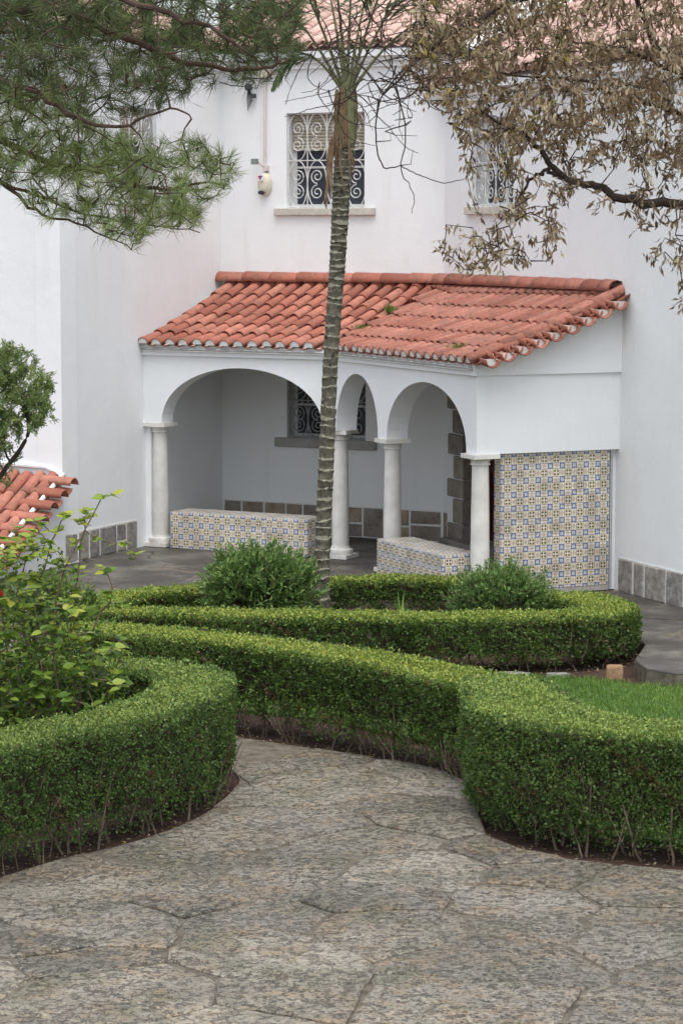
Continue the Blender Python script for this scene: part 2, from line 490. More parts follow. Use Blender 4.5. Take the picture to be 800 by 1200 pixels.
def clip(poly, px, py, nx, ny):
    out = []; m = len(poly)
    for i in range(m):
        a, b = poly[i], poly[(i + 1) % m]
        da = (a[0] - px) * nx + (a[1] - py) * ny; db = (b[0] - px) * nx + (b[1] - py) * ny
        if da <= 0: out.append(a)
        if da * db < 0:
            t = da / (da - db); out.append((a[0] + (b[0] - a[0]) * t, a[1] + (b[1] - a[1]) * t))
    return out
def flagstones(parent, poly, z, cell, gap, mat, box, tilt=.004, aniso=1.0, seed=3, wob=.014, view=None):
    rd = random.Random(seed)
    x0, x1, y0, y1 = box; seeds = []
    for _ in range(6000):
        p = (rd.uniform(x0, x1), rd.uniform(y0, y1))
        if not inside(p, poly): continue
        rad = cell * rd.choice((.62, .8, 1.0, 1.15))
        if all(((p[0] - q[0]) / aniso) ** 2 + (p[1] - q[1]) ** 2 > (.5 * (rad + q[2])) ** 2 for q in seeds):
            seeds.append((p[0], p[1], rad))
    for i, s in enumerate(seeds):
        if view and not view(s): continue
        P = [(s[0] + 2.2 * s[2] * math.cos(k * math.pi / 5), s[1] + 2.2 * s[2] * math.sin(k * math.pi / 5)) for k in range(10)]
        for j, q in enumerate(seeds):
            if i == j: continue
            dx, dy = q[0] - s[0], q[1] - s[1]; d = math.hypot(dx, dy)
            if d > 3.2: continue
            f = .5 + (.42 * s[2] ** 2 - .42 * q[2] ** 2) * .5 / (d * d)
            g = gap * (.35 + 1.2 * ((i * 7 + j * 13 + i * j) % 10) / 10)
            P = clip(P, s[0] + dx * f - dx / d * g / 2, s[1] + dy * f - dy / d * g / 2, dx / d, dy / d)
            if len(P) < 3: break
        if len(P) < 3: continue
        Q = []
        for k in range(len(P)):
            a, b = P[k], P[(k + 1) % len(P)]; l = math.hypot(b[0] - a[0], b[1] - a[1])
            m = max(1, int(l / .13))
            for t in range(m):
                f = t / m; jx = rd.gauss(0, wob); jy = rd.gauss(0, wob)
                if t == 0:
                    jx += (s[0] - a[0]) * .015; jy += (s[1] - a[1]) * .015
                Q.append((a[0] + (b[0] - a[0]) * f + jx, a[1] + (b[1] - a[1]) * f + jy))
        def pull(p):
            if inside(p, poly): return p
            lo, hi = 0., 1.
            for k in range(1, 13):
                if not inside((s[0] + (p[0] - s[0]) * k / 12, s[1] + (p[1] - s[1]) * k / 12), poly): hi = k / 12; lo = (k - 1) / 12; break
            for _k in range(6):
                m_ = (lo + hi) / 2
                if inside((s[0] + (p[0] - s[0]) * m_, s[1] + (p[1] - s[1]) * m_), poly): lo = m_
                else: hi = m_
            return (s[0] + (p[0] - s[0]) * lo, s[1] + (p[1] - s[1]) * lo)
        Q = [pull(p) for p in Q]
        R2 = [Q[0]]
        for p in Q[1:]:
            if math.hypot(p[0] - R2[-1][0], p[1] - R2[-1][1]) > .012: R2.append(p)
        if len(R2) < 4: continue
        n = len(R2); cx = sum(p[0] for p in R2) / n; cy = sum(p[1] for p in R2) / n
        tx, ty, h = rd.gauss(0, tilt), rd.gauss(0, tilt), rd.gauss(0, .006)
        def zz(p): return z + h + (p[0] - cx) * tx + (p[1] - cy) * ty
        V = []
        for p in R2:
            q = (cx + (p[0] - cx) * .965, cy + (p[1] - cy) * .965); V.append((q[0], q[1], zz(q)))
        for p in R2: V.append((p[0], p[1], zz(p) - .010))
        for p in R2: V.append((p[0], p[1], z - .05))
        F = [list(range(n))]
        for k in range(n):
            k2 = (k + 1) % n
            F.append([n + k, n + k2, k2, k]); F.append([2 * n + k, 2 * n + k2, n + k2, n + k])
        obj("stone", np_mesh("stone", V, F, mat), parent)

g = obj("ground", np_mesh("ground", [(-90, -20, -.15), (90, -20, -.15), (90, 160, -.15), (-90, 160, -.15)], [[0, 1, 2, 3]], M['soil']))
g["kind"] = "structure"
path_edge_right = [(4.2, 15.9), (3.0, 16.38), (2.26, 16.62), (1.73, 16.86), (1.25, 17.2), (1.05, 17.5), (1.0, 18.2), (.98, 19.0), (.88, 19.6), (.54, 20.08), (0, 20.52), (-.45, 20.86), (-.86, 21.15), (-2.0, 21.75), (-2.75, 22.3), (-2.95, 24), (-2.85, 26), (-3.0, 27.9)]
path_edge_left = [(-6.5, 27.9), (-6.5, 20.75), (-2.4, 20.62), (-1.5, 20.45), (-1.0, 20.1), (-.80, 19.6), (-.82, 19.1), (-.92, 18.6), (-1.15, 17.95), (-1.5, 17.4), (-1.9, 16.95), (-2.25, 16.45), (-2.6, 16.0), (-3.4, 15.0), (-5, 14.2), (-5, 11.5), (5, 11.5), (5, 15.6)]
pr = smooth_poly(path_edge_right, 4, False) + smooth_poly(path_edge_left, 4, False)
path = sheet("path", pr, GZ - .012, .1, M['mortar'])
def path_view(s): return abs(s[0]) < .135 * s[1] + .7 and s[1] > 12.2
flagstones(path, pr, GZ, .66, .021, M['paving'], (-5, 5, 11.5, 28), aniso=1.25, seed=5, view=path_view)
ter = [(-6.5, 27.9), (-3.2, 27.9), (-2.75, 28.45), (-1.5, 28.9), (0, 28.75), (.9, 28.4), (1.5, 27.9), (2.35, 27.1), (2.95, 26.2), (3.02, 25.2), (2.80, 24.25), (2.86, 23.75), (3.1, 23.5), (5.5, 23.3), (5.9, 24)]
ter_full = ter + [tuple((Dp + n3 * .3)[:2]), tuple((I + n3 * .2 + nb * .2)[:2]), tuple((B + nb * .2)[:2]), tuple((K - ub * .2)[:2]), (-6.5, 32.5)]
terrace = sheet("terrace", ter_full, -.012, .25, M['mortar'])
def ter_view(s): return abs(s[0]) < .14 * s[1] + .4
flagstones(terrace, ter_full, 0.0, .95, .02, M['terrace'], (-6, 5, 23.2, 36), seed=9, aniso=1.3, view=ter_view)
lawn_poly = smooth_poly([(-1.5, 22.6), (-.4, 22.1), (.4, 21.3), (1.0, 20.5), (1.5, 19.8), (1.6, 18.4), (1.9, 17.7), (2.6, 17.35), (4.5, 17.2), (5.5, 20), (5.2, 23.2), (3.0, 23.5), (2.3, 23.95), (1.2, 24.0), (0, 24.0), (-1.2, 24.1), (-2, 23.4)], 4)
lawn = sheet("lawn", lawn_poly, GZ, .1, M['lawn'])
n = 60000
gp = np.column_stack([rng.uniform(-1.6, 4.2, n), rng.uniform(17.3, 24.0, n)])
keep = np.array([inside(p, lawn_poly) and abs(p[0]) < .137 * p[1] + .3 for p in gp]); gp = gp[keep]; n = len(gp)
Pg = np.column_stack([gp, np.full(n, GZ)])
Ag = np.column_stack([rng.normal(0, .45, n), rng.normal(0, .45, n), np.ones(n)])
patch = .5 + .5 * np.sin(gp[:, 0] * 2.1 + 1) * np.sin(gp[:, 1] * 1.7)
go = leaves("grass", Pg, Ag, np.column_stack([rng.normal(size=n), rng.normal(size=n), np.zeros(n) + .2]), rng.uniform(.035, .075, n), .008, M['grass'],
            rnd=np.clip(rng.random(n) * .65 + .35 * patch, 0, 1))
tag(go, "short bright green lawn between the clipped hedges", "grass")

# ------------------------------------------------------------------ the house
def P3(o, d, s, n, k, z): return o + d * s + n * k + UP * z
def wall(name, o, d, nrm, length, z0, z1, holes, thick, mat, parent):
    """plain wall panel with rectangular openings; nrm points into the building"""
    ss = sorted({0., length, *[h[0] for h in holes], *[h[1] for h in holes]})
    zs = sorted({z0, z1, *[h[2] for h in holes], *[h[3] for h in holes]})
    mb = MB()
    for i in range(len(ss) - 1):
        for j in range(len(zs) - 1):
            sm, zm = (ss[i] + ss[i + 1]) / 2, (zs[j] + zs[j + 1]) / 2
            if any(h[0] < sm < h[1] and h[2] < zm < h[3] for h in holes): continue
            for k, rev in ((0, False), (thick, True)):
                q = [P3(o, d, ss[i], nrm, k, zs[j]), P3(o, d, ss[i + 1], nrm, k, zs[j]), P3(o, d, ss[i + 1], nrm, k, zs[j + 1]), P3(o, d, ss[i], nrm, k, zs[j + 1])]
                mb.add(q, [[3, 2, 1, 0] if rev else [0, 1, 2, 3]])
    def band(s0, s1, za, zb):
        mb.add([P3(o, d, s0, nrm, 0, za), P3(o, d, s1, nrm, 0, zb), P3(o, d, s1, nrm, thick, zb), P3(o, d, s0, nrm, thick, za)], [[0, 1, 2, 3]])
    for (a, b, c, e) in holes + [(0., length, z0, z1)]:
        band(a, b, c, c); band(a, b, e, e); band(a, a, c, e); band(b, b, c, e)
    return mb.build(name, mat, parent)

house = thing("white_house", tuple(B), "white plastered two-storey house with grey stone footing behind the garden", "house")
ZT, ZR = 6.3, 5.75
win1 = (1.02, 2.20, 4.40, 5.66); win_low = (1.02, 2.22, 1.30, 2.32)
w_back = wall("wall", B, ub, nb, LB, -.1, ZT, [win1, win_low], .35, M['plaster'], house)
winL = (1.80, 2.75, 4.45, 5.66)
ul = -w; nl = V2(ul.y, -ul.x); nl = nl if nl.dot(V2(-1, .4)) > 0 else -nl
w_left = wall("wall", B, ul, nl, 4.25, -.1, ZT, [winL], .35, M['plaster'], house)
ukk = -u
w_far = wall("wall", K + ukk * .0, ukk, v, 7, -.4, ZT, [], .35, M['plaster'], house)
door_h = (.62, 1.66, .10, 2.25); win2 = (.85, 2.05, 4.40, 5.50)
w_right = wall("wall", I, u3, n3, 11, -.1, ZR, [door_h, win2], .35, M['plaster'], house)

def cornice(o, d, nrm, s0, s1, z, parent):
    mb = MB()
    for (out, za, zb) in ((.05, 0, .07), (.10, .07, .13), (.17, .13, .22)):
        mb.box(P3(o, d, s0, nrm, -out, z + za), d * (s1 - s0), nrm * (out + .3), UP * (zb - za - .0005))
    return mb.build("cornice", M['plaster'], parent)
cornice(B, ub, nb, .11, LB + .3, ZT - .06, house)
cornice(B, ul, nl, .0, 4.4, ZT - .056, house)
cornice(K, ukk, v, -.15, 7, ZT - .053, house)
cornice(I, u3, n3, -.2, 11, ZR - .02, house)

# --- stone courses
def stone_block(o, d, nrm, s0, s1, z0, z1, proud, mat, parent, rd):
    j = lambda a: rd.uniform(-a, a)
    ch = .012
    f = [(s0 + abs(j(.008)), z0 + abs(j(.006))), (s1 - abs(j(.008)), z0 + abs(j(.006))), (s1 - abs(j(.008)), z1 - abs(j(.006))), (s0 + abs(j(.008)), z1 - abs(j(.006)))]
    cx = (s0 + s1) / 2; cz = (z0 + z1) / 2
    V = [P3(o, d, s, nrm, .03, z) for s, z in f] + [P3(o, d, s, nrm, -proud + ch, z) for s, z in f]
    V += [P3(o, d, s + math.copysign(ch, cx - s), nrm, -proud - j(.006), z + math.copysign(ch, cz - z)) for s, z in f]
    F = [[8, 9, 10, 11]]
    for a in range(4):
        b = (a + 1) % 4
        F += [[a, b, 4 + b, 4 + a], [4 + a, 4 + b, 8 + b, 8 + a]]
    obj("stone", np_mesh("stone", V, F, mat), parent)
def stone_course(parent, o, d, nrm, s0, s1, z0, z1, mat, seed, proud=.02, two=.5, wmin=.22, wmax=.5):
    rd = random.Random(seed); gp = .022
    bed = MB(); bed.box(P3(o, d, s0, nrm, -.008, z0), d * (s1 - s0), nrm * .03, UP * (z1 - z0 + .012))
    bed.build("mortar_bed", M['white_mortar'], parent)
    s = s0
    while s < s1 - .1:
        wd = rd.uniform(wmin, wmax)
        if s + wd > s1 - .15: wd = s1 - s
        if rd.random() < two and wd > .24:
            zm = z0 + (z1 - z0) * rd.uniform(.38, .58)
            stone_block(o, d, nrm, s + gp / 2, s + wd - gp / 2, z0 + .008, zm - gp / 2, proud, mat, parent, rd)
            stone_block(o, d, nrm, s + gp / 2, s + wd - gp / 2, zm + gp / 2, z1, proud, mat, parent, rd)
        else:
            stone_block(o, d, nrm, s + gp / 2, s + wd - gp / 2, z0 + .008, z1, proud, mat, parent, rd)
        s += wd
stone_course(w_back, B, ub, nb, .02, LB - .02, 0.0, .40, M['dado_stone'], 3, two=.55)
stone_course(w_left, B, ul, nl, 2.42, 4.22, 0.0, .36, M['base_stone'], 8, two=.5)
stone_course(w_right, I, u3, n3, L3 + .02, L3 + 5.5, -.02, .37, M['base_stone'], 12, two=.4)
stone_course(w_right, I, u3, n3, .02, .16, 0.0, .40, M['dado_stone'], 14, two=0, wmin=.1, wmax=.14)

# --- doorway on the right wing
doorway = MB()
doorway.box(P3(I, u3, door_h[0], n3, .26, .10), u3 * 1.04, n3 * .05, UP * 2.15)
for k in range(3):
    doorway.box(P3(I, u3, door_h[0] + .06 + k * .33, n3, .245, .25), u3 * .27, n3 * .014, UP * .75)
    doorway.box(P3(I, u3, door_h[0] + .06 + k * .33, n3, .245, 1.15), u3 * .27, n3 * .014, UP * .95)
door = doorway.build("door", M['door'], house)
rd = random.Random(4)
z = .0; k = 0
for hh in (.30, .33, .25, .31, .28, .31, .24, .30, .25):
    ext = .26 if k % 2 else .42
    s0 = door_h[0] - ext - rd.uniform(-.03, .03)
    mb = MB()
    a = P3(I, u3, s0, n3, -.035 + rd.uniform(-.008, .008), z + .008)
    mb.box(a, u3 * (door_h[0] + .05 - s0), n3 * .28, UP * (hh - .016))
    q = mb.build("quoin", M['quoin'], door)
    bv = q.modifiers.new("bevel", 'BEVEL'); bv.width = .018; bv.segments = 2
    mb = MB()
    ext = .26 if k % 2 == 0 else .40
    a = P3(I, u3, door_h[1] - .05, n3, -.035 + rd.uniform(-.008, .008), z + .008)
    mb.box(a, u3 * ext, n3 * .28, UP * (hh - .016))
    q = mb.build("quoin", M['quoin'], door)
    bv = q.modifiers.new("bevel", 'BEVEL'); bv.width = .018; bv.segments = 2
    z += hh; k += 1
mb = MB(); mb.box(P3(I, u3, door_h[0] - .2, n3, -.25, 0.003), u3 * 1.45, n3 * .49, UP * .12)
st = mb.build("doorstep", M['quoin'], door); bv = st.modifiers.new("bevel", 'BEVEL'); bv.width = .015
mb = MB(); mb.box(P3(I, u3, door_h[0] + .93, n3, .20, 1.02), u3 * .03, n3 * .05, UP * .14)
mb.build("handle", M['metal_dark'], door)

# --- windows with scrolled grilles
def spiral(cx, cz, r0, turns, start, sgn, n=22):
    pts = []
    for k in range(n):
        t = k / (n - 1); a = start + sgn * turns * 2 * math.pi * t; r = r0 * (1 - .82 * t)
        pts.append((cx + r * math.cos(a), cz + r * math.sin(a)))
    return pts
def grille(o, d, nrm, h, cols, rows, inset, mat, parent, rad=.008):
    s0, s1, z0, z1 = h; mb = MB()
    def T(pts, r=rad, n=4): mb.tube([P3(o, d, s, nrm, inset, z) for s, z in pts], r, n, caps=False)
    cw, chh = (s1 - s0) / cols, (z1 - z0) / rows
    for i in range(cols + 1):
        s = min(max(s0 + i * cw, s0 + .012), s1 - .012); T([(s, z0), (s, z1)], rad * .9)
    for j in range(rows + 1):
        zz = min(max(z0 + j * chh, z0 + .02), z1 - .012); T([(s0, zz), (s1, zz)], rad * .9)
    for i in range(cols):
        for j in range(rows):
            cx, cz = s0 + (i + .5) * cw, z0 + (j + .5) * chh
            el = [(cx + .5 * cw * math.cos(a), cz + .5 * chh * math.sin(a)) for a in np.linspace(0, 2 * math.pi, 25)]
            T(el, rad)
            sg = 1 if i % 2 == 0 else -1
            T(spiral(cx, cz + .17 * chh, .34 * cw, 1.6, -math.pi / 2, sg))
            T(spiral(cx, cz - .17 * chh, .34 * cw, 1.6, math.pi / 2, -sg))
    return mb.build("grille", mat, parent)
def window(o, d, nrm, h, grid, shut, gm, parent, label=None, sill=.17, rad=.008, sill_h=.10, depth=.20):
    s0, s1, z0, z1 = h; fr = .05
    mb = MB()
    for a, b, c, e in ((s0, s0 + fr, z0, z1), (s1 - fr, s1, z0, z1), (s0 + fr, s1 - fr, z0, z0 + fr), (s0 + fr, s1 - fr, z1 - fr, z1), ((s0 + s1) / 2 - .03, (s0 + s1) / 2 + .03, z0 + fr, z1 - fr)):
        mb.box(P3(o, d, a, nrm, depth, c), d * (b - a), nrm * .05, UP * (e - c))
    W = mb.build("window", M['frame'], parent)
    for a, b in ((s0 + fr, (s0 + s1) / 2 - .03), ((s0 + s1) / 2 + .03, s1 - fr)):
        m2 = MB(); m2.box(P3(o, d, a, nrm, depth + .02, z0 + fr), d * (b - a), nrm * .012, UP * (z1 - z0 - 2 * fr)); m2.build("pane", M['glass'], W)
        zz = z0 + (z1 - z0) * .42
        m2 = MB(); m2.box(P3(o, d, a, nrm, depth + .004, zz), d * (b - a), nrm * .03, UP * .028); m2.build("glazing_bar", M['frame'], W)
    m2 = MB(); m2.box(P3(o, d, s0 - .1, nrm, depth + .14, z0 - .1), d * (s1 - s0 + .2), nrm * .008, UP * (z1 - z0 + .2)); m2.build("curtain", M['curtain'], W)
    if shut > 0:
        zz = z1 - shut
        while zz < z1 - .004:
            m2 = MB(); e = min(.044, z1 - zz)
            V = [P3(o, d, s0 + .02, nrm, depth - .03, zz + .003), P3(o, d, s1 - .02, nrm, depth - .03, zz + .003), P3(o, d, s1 - .02, nrm, depth - .045, zz + e * .5), P3(o, d, s0 + .02, nrm, depth - .045, zz + e * .5),
                 P3(o, d, s1 - .02, nrm, depth - .03, zz + e - .003), P3(o, d, s0 + .02, nrm, depth - .03, zz + e - .003), P3(o, d, s0 + .02, nrm, depth - .02, zz + e), P3(o, d, s1 - .02, nrm, depth - .02, zz + e)]
            m2.add(V, [[0, 1, 2, 3], [3, 2, 4, 5], [5, 4, 7, 6]]); m2.build("shutter_slat", M['shutter'], W); zz += .044
    if sill:
        m2 = MB(); m2.box(P3(o, d, s0 - sill, nrm, -.06, z0 - sill_h), d * (s1 - s0 + 2 * sill), nrm * (.055 + depth), UP * (sill_h - .002))
        q = m2.build("sill", M['sill'], W); b = q.modifiers.new("bevel", 'BEVEL'); b.width = .008
    grille(o, d, nrm, h, grid[0], grid[1], .05, gm, W, rad)
    return W
window(B, ub, nb, win1, (4, 2), .50, M['iron'], house)
window(B, ub, nb, win_low, (4, 2), .0, M['iron_dark'], house, sill_h=.12, rad=.009)
window(B, ul, nl, winL, (3, 2), .42, M['iron'], house, sill=.12)
window(I, u3, n3, win2, (4, 2), .30, M['iron'], house, sill=.12)

# --- barrel tiles
def barrel(length, r0, r1, n=7, thick=.014, span=1.0):
    """half-barrel, axis along +Y (up-slope), crown +Z, wide end at y=0"""
    V, F = [], []
    for y, r in ((0, r0), (length, r1)):
        for off in (0, -thick):
            for k in range(n):
                a = math.pi * (.5 - span / 2 + span * k / (n - 1))
                V.append(((r + off) * math.cos(a), y, (r + off) * math.sin(a)))
    for k in range(n - 1):
        F.append([k, k + 1, 2 * n + k + 1, 2 * n + k]); F.append([n + k + 1, n + k, 3 * n + k, 3 * n + k + 1])
        F.append([k + 1, k, n + k, n + k + 1])
    F.append([0, 2 * n, 3 * n, n]); F.append([n - 1, 2 * n - 1, 4 * n - 1, 3 * n - 1])
    return V, F
CV, CF = barrel(.46, .082, .066, 8)
me_new = np_mesh("cover_tile", CV, CF, M['tile_new'], True); me_old = np_mesh("cover_tile_old", CV, CF, M['tile_old'], True)
RVt, RFt = barrel(.48, .13, .12); me_ridge = np_mesh("ridge_tile", RVt, RFt, M['tile_new'], True)
PVt, PFt = barrel(.46, .075, .085)
pan_arr = np.array(PVt) * np.array([1, 1, -.6])
def frame(o, x, y):
    y = y.normalized(); z = x.cross(y).normalized(); x = y.cross(z).normalized()
    m = Matrix.Identity(4)
    for i in range(3): m[i][0], m[i][1], m[i][2], m[i][3] = x[i], y[i], z[i], o[i]
    return m
rt = random.Random(21)
def jit(mw, a=.012, r=1.6):
    return mw @ Matrix.Translation((rt.uniform(-a, a) * .6, rt.uniform(-a, a), rt.uniform(-a, a) * .4)) @ Matrix.Rotation(R(rt.uniform(-r, r)), 4, 'Z') @ Matrix.Rotation(R(rt.uniform(-r, r) * .5), 4, 'X')

portico = thing("arcaded_portico", tuple((A + C4) / 2), "white arched portico with stone columns under a red barrel-tile lean-to roof", "portico")
roof_deck = MB()
ZE, ZTOP = 2.63, 3.38
def roofz(d, D):
    t = (d + .14) / (D + .14); return ZE + (ZTOP - ZE) * (.74 * t + .26 * t * t) if t > 0 else ZE + (ZTOP - ZE) * .74 * t
def uvd(p, o, a, n): q = p - o; return q.dot(a), q.dot(n)
eI1, dI1 = uvd(I, A, u1, n1); eI2, dI2 = uvd(I, C2, u2, n2); eB, dB = uvd(B, A, u1, n1); eD, dD = uvd(Dp, C2, u2, n2)
# underlay boards under the tiles
def pl(o, a, n, e, d, D, dz): return o + a * e + n * d + UP * (roofz(d, D) + dz)
dk = MB()
for (o, a, n, x0f, x1f, D) in ((A, u1, n1, lambda d: eB * max(d, 0) / dB, lambda d: L1 + (eI1 - L1) * d / dI1, dI1), (C2, u2, n2, lambda d: eI2 * d / dI2, lambda d: L2, dI2)):
    rows = np.linspace(-.10, D + .02, 7)
    for i in range(6):
        a0, a1 = rows[i], rows[i + 1]
        q = [pl(o, a, n, x0f(a0), a0, D, -.05), pl(o, a, n, x1f(a0), a0, D, -.05), pl(o, a, n, x1f(a1), a1, D, -.05), pl(o, a, n, x0f(a1), a1, D, -.05)]
        dk.add(q, [[0, 1, 2, 3]]); dk.add([p - UP * .03 for p in q], [[3, 2, 1, 0]])
roof = dk.build("roof", M['white_mortar'], portico)
panV, panF = [], []; plugs = MB()
EXPO = .365
def DR(e): return dI2 + (dD - dI2) * (e - eI2) / (eD - eI2)
def tile_plane(o, a, n, e0, e1, dstart, dend, DF, me, sp, zlift=.0):
    global panV, panF
    m = int((e1 - e0) / sp)
    for c in range(m + 1):
        e = e0 + (c + .5) * sp
        for pan in (False, True):
            ee = e + (sp / 2 if pan else 0)
            ds = dstart(ee); de = dend(ee); D = DF(ee)
            if de - ds < .15: continue
            d = ds; k = 0
            while d < de - .08:
                eff = min(.46, de - d + .05)
                p0 = o + a * ee + n * d + UP * (roofz(d, D) + (.0 if pan else .022 + zlift))
                d1 = d + .40
                p1 = o + a * ee + n * d1 + UP * (roofz(d1, D) + (-.01 if pan else .006 + zlift))
                mw = frame(p0, a, p1 - p0)
                if not pan:
                    mw = jit(mw)
                    if eff < .40: mw = mw @ Matrix.Diagonal((1, eff / .46, 1, 1))
                    obj("roof_tile", me, roof, mw)
                    if d < 0:
                        q = MB(); x = mw.col[0].xyz; zc = mw.col[2].xyz; yc = mw.col[1].xyz; b0 = mw.translation + yc * .006
                        arc = [b0 + x * (.073 * math.cos(t)) + zc * (.073 * math.sin(t) - .004) for t in np.linspace(0, math.pi, 8)]
                        arc2 = [p + yc * .06 for p in arc]
                        plugs.add(arc + arc2, [list(range(8))[::-1]] + [[i, i + 1, 8 + i + 1, 8 + i] for i in range(7)])
                else:
                    sc = np.array(mw)[:3, :3]; base = len(panV) and sum(len(x) for x in panV)
                    pa = pan_arr.copy(); pa[:, 1] *= eff / .46; pa[:, 1] += (.05 if d < 0 else 0)
                    pa[:, 2] += .018
                    panV.append(pa @ sc.T + np.array(mw.translation)); panF += [[i + base for i in f] for f in PFt]
                d += EXPO; k += 1
tile_plane(A, u1, n1, -.02, eI1, lambda e: -.14 if e < L1 - .08 else (e - L1 + .08) * dI1 / (eI1 - L1 + .08), lambda e: dI1 - .02, lambda e: dI1, me_new, .203)
tile_plane(C2, u2, n2, eI2, L2 - .04, lambda e: -.14 if e > .05 else -(e - .05) * dI2 / (-eI2 + .05), lambda e: dI2 + (dD - dI2) * (e - eI2) / (eD - eI2) - .02, DR, me_old, .200)
pans = obj("pan_tiles", np_mesh("pan_tiles", np.vstack(panV), panF, M['tile_pan'], True), roof); pans["kind"] = "stuff"
plugs.build("eave_mortar", M['white_mortar'], roof)["kind"] = "stuff"
# ridge tiles against the walls
def ridge_run(p, q, nrm, zoff=.0):
    d = (q - p); L = d.length; d = d / L; k = 0; s = 0
    while s < L - .05:
        ln = min(.48, L - s)
        mw = frame(p + d * s + UP * (.0 + .004 * (k % 2)), d.cross(UP) * 1.0, d) @ Matrix.Diagonal((1, ln / .48, 1, 1))
        obj("ridge_tile", me_ridge, roof, mw); s += .42; k += 1
ridge_run(B - nb * .07 + UP * (ZTOP + .035), I - nb * .07 + UP * (ZTOP + .035), nb)
ridge_run(I - n3 * .07 - nb * .02 + UP * (ZTOP + .038), Dp - n3 * .07 + u3 * .03 + UP * (ZTOP + .038), n3)
# verge: a run of barrels up the slope and short barrels laid across it
p0 = C2 + u2 * (L2 + .02) + n2 * -.05 + UP * (roofz(-.05, dD) + .06)
nv = 6
for k in range(nv):
    d0 = -.02 + k * (DEEP - .06) / nv
    a0 = C2 + u2 * (L2 + .02) + n2 * d0 + UP * (roofz(d0, dD) + .055); d1 = d0 + .4
    a1 = C2 + u2 * (L2 + .02) + n2 * d1 + UP * (roofz(d1, dD) + .045)
    obj("verge_tile", me_old, roof, jit(frame(a0, u2, a1 - a0), .006, .8))
CV2, CF2 = barrel(.46, .095, .082); me_cross = np_mesh("cross_tile", CV2, CF2, M['tile_new'], True)
vp = MB(); nx = 9
for k in range(nx):
    d0 = -.06 + (k + .5) * (DEEP - .02) / nx
    outp = C2 + u2 * (L2 + .30) + n2 * d0 + UP * (roofz(d0, dD) + .005)
    inp = C2 + u2 * (L2 - .14) + n2 * d0 + UP * (roofz(d0, dD) + .055)
    mw = jit(frame(outp, -n2, inp - outp), .008, 1.2)
    obj("cross_tile", me_cross, roof, mw)
    x = mw.col[0].xyz; zc = mw.col[2].xyz; yc = mw.col[1].xyz; b0 = mw.translation + yc * .05
    arc = [b0 + x * (.08 * math.cos(t)) + zc * (.08 * math.sin(t) - .004) for t in np.linspace(0, math.pi, 8)]
    arc2 = [p + yc * .2 for p in arc]
    vp.add(arc + arc2, [list(range(8))[::-1]] + [[i, i + 1, 8 + i + 1, 8 + i] for i in range(7)])
    # the under-tile below each gap
    if k < nx - 1:
        d2 = d0 + .5 * (DEEP - .02) / nx
        outp = C2 + u2 * (L2 + .27) + n2 * d2 + UP * (roofz(d2, dD) + .045); inp = C2 + u2 * (L2 - .1) + n2 * d2 + UP * (roofz(d2, dD) + .08)
        obj("cross_tile", me_cross, roof, frame(outp, n2, inp - outp) @ Matrix.Diagonal((1, .85, -1, 1)))
vp.build("verge_mortar", M['white_mortar'], roof)["kind"] = "stuff"
# bottom corner tile
obj("verge_tile", me_old, roof, frame(C4 - n2 * .16 + u2 * .06 + UP * (ZE + .03), u2, n2 * .4 + UP * .13))

# --- arcade walls
TH = .28; ZS, ZA, ZC = 1.62, 2.36, 2.50
m12 = (n1 + n2) * (TH / (1 + n1.dot(n2)))
def arcade(o, d, nrm, length, arches, zt, parent, start_back=None, end_back=None):
    pts = [(0., zt), (0., ZS)]
    for a, b, rise in arches:
        pts.append((a, ZS)); c = (a + b) / 2; hw = (b - a) / 2
        for t in np.linspace(math.pi, 0, 29)[1:-1]:
            pts.append((c + hw * math.cos(t), ZS + rise * abs(math.sin(t)) ** .93))
        pts.append((b, ZS))
    pts += [(length, ZS), (length, zt)]
    n = len(pts); V = []
    for s, z in pts: V.append(P3(o, d, s, nrm, 0, z))
    for s, z in pts:
        if s == length and end_back: V.append(o + d * s + end_back + UP * z)
        elif s == 0. and start_back: V.append(o + d * s + start_back + UP * z)
        else: V.append(P3(o, d, s, nrm, TH, z))
    F = [list(range(n)), list(range(n, 2 * n))[::-1]] + [[(i + 1) % n, i, n + i, n + (i + 1) % n] for i in range(n)]
    mb = MB(); mb.add(V, F); return mb.build("arcade_wall", M['plaster'], parent)
arcade(A, u1, n1, L1, [(.27, L1 - .13, ZA - ZS)], ZC, portico, end_back=m12)
arcade(C2, u2, n2, L2, [(.13, 1.34, ZA - ZS), (1.58, L2 - .25, ZA - ZS)], ZC, portico, start_back=m12)
# side wall over the tiled screen, and its gable under the verge
mb = MB()
mb.box(P3(C4, n2, TH, -u2, .002, ZS), n2 * (DEEP - TH + .1), -u2 * .25, UP * (ZC - ZS)); mb.build("side_wall", M['plaster'], portico)
mb = MB()
gz = [(0, ZC + .001), (DEEP + .12, ZC + .001)] + [(d, roofz(d, dD) - .045) for d in np.linspace(DEEP + .12, 0, 9)]
V = [P3(C4, n2, d, u2, .035, zz) for d, zz in gz] + [P3(C4, n2, d, u2, -.2, zz) for d, zz in gz]; n = len(gz)
mb.add(V, [list(range(n)), list(range(n, 2 * n))[::-1]] + [[(i + 1) % n, i, n + i, n + (i + 1) % n] for i in range(n)])
mb.build("gable", M['plaster'], portico)
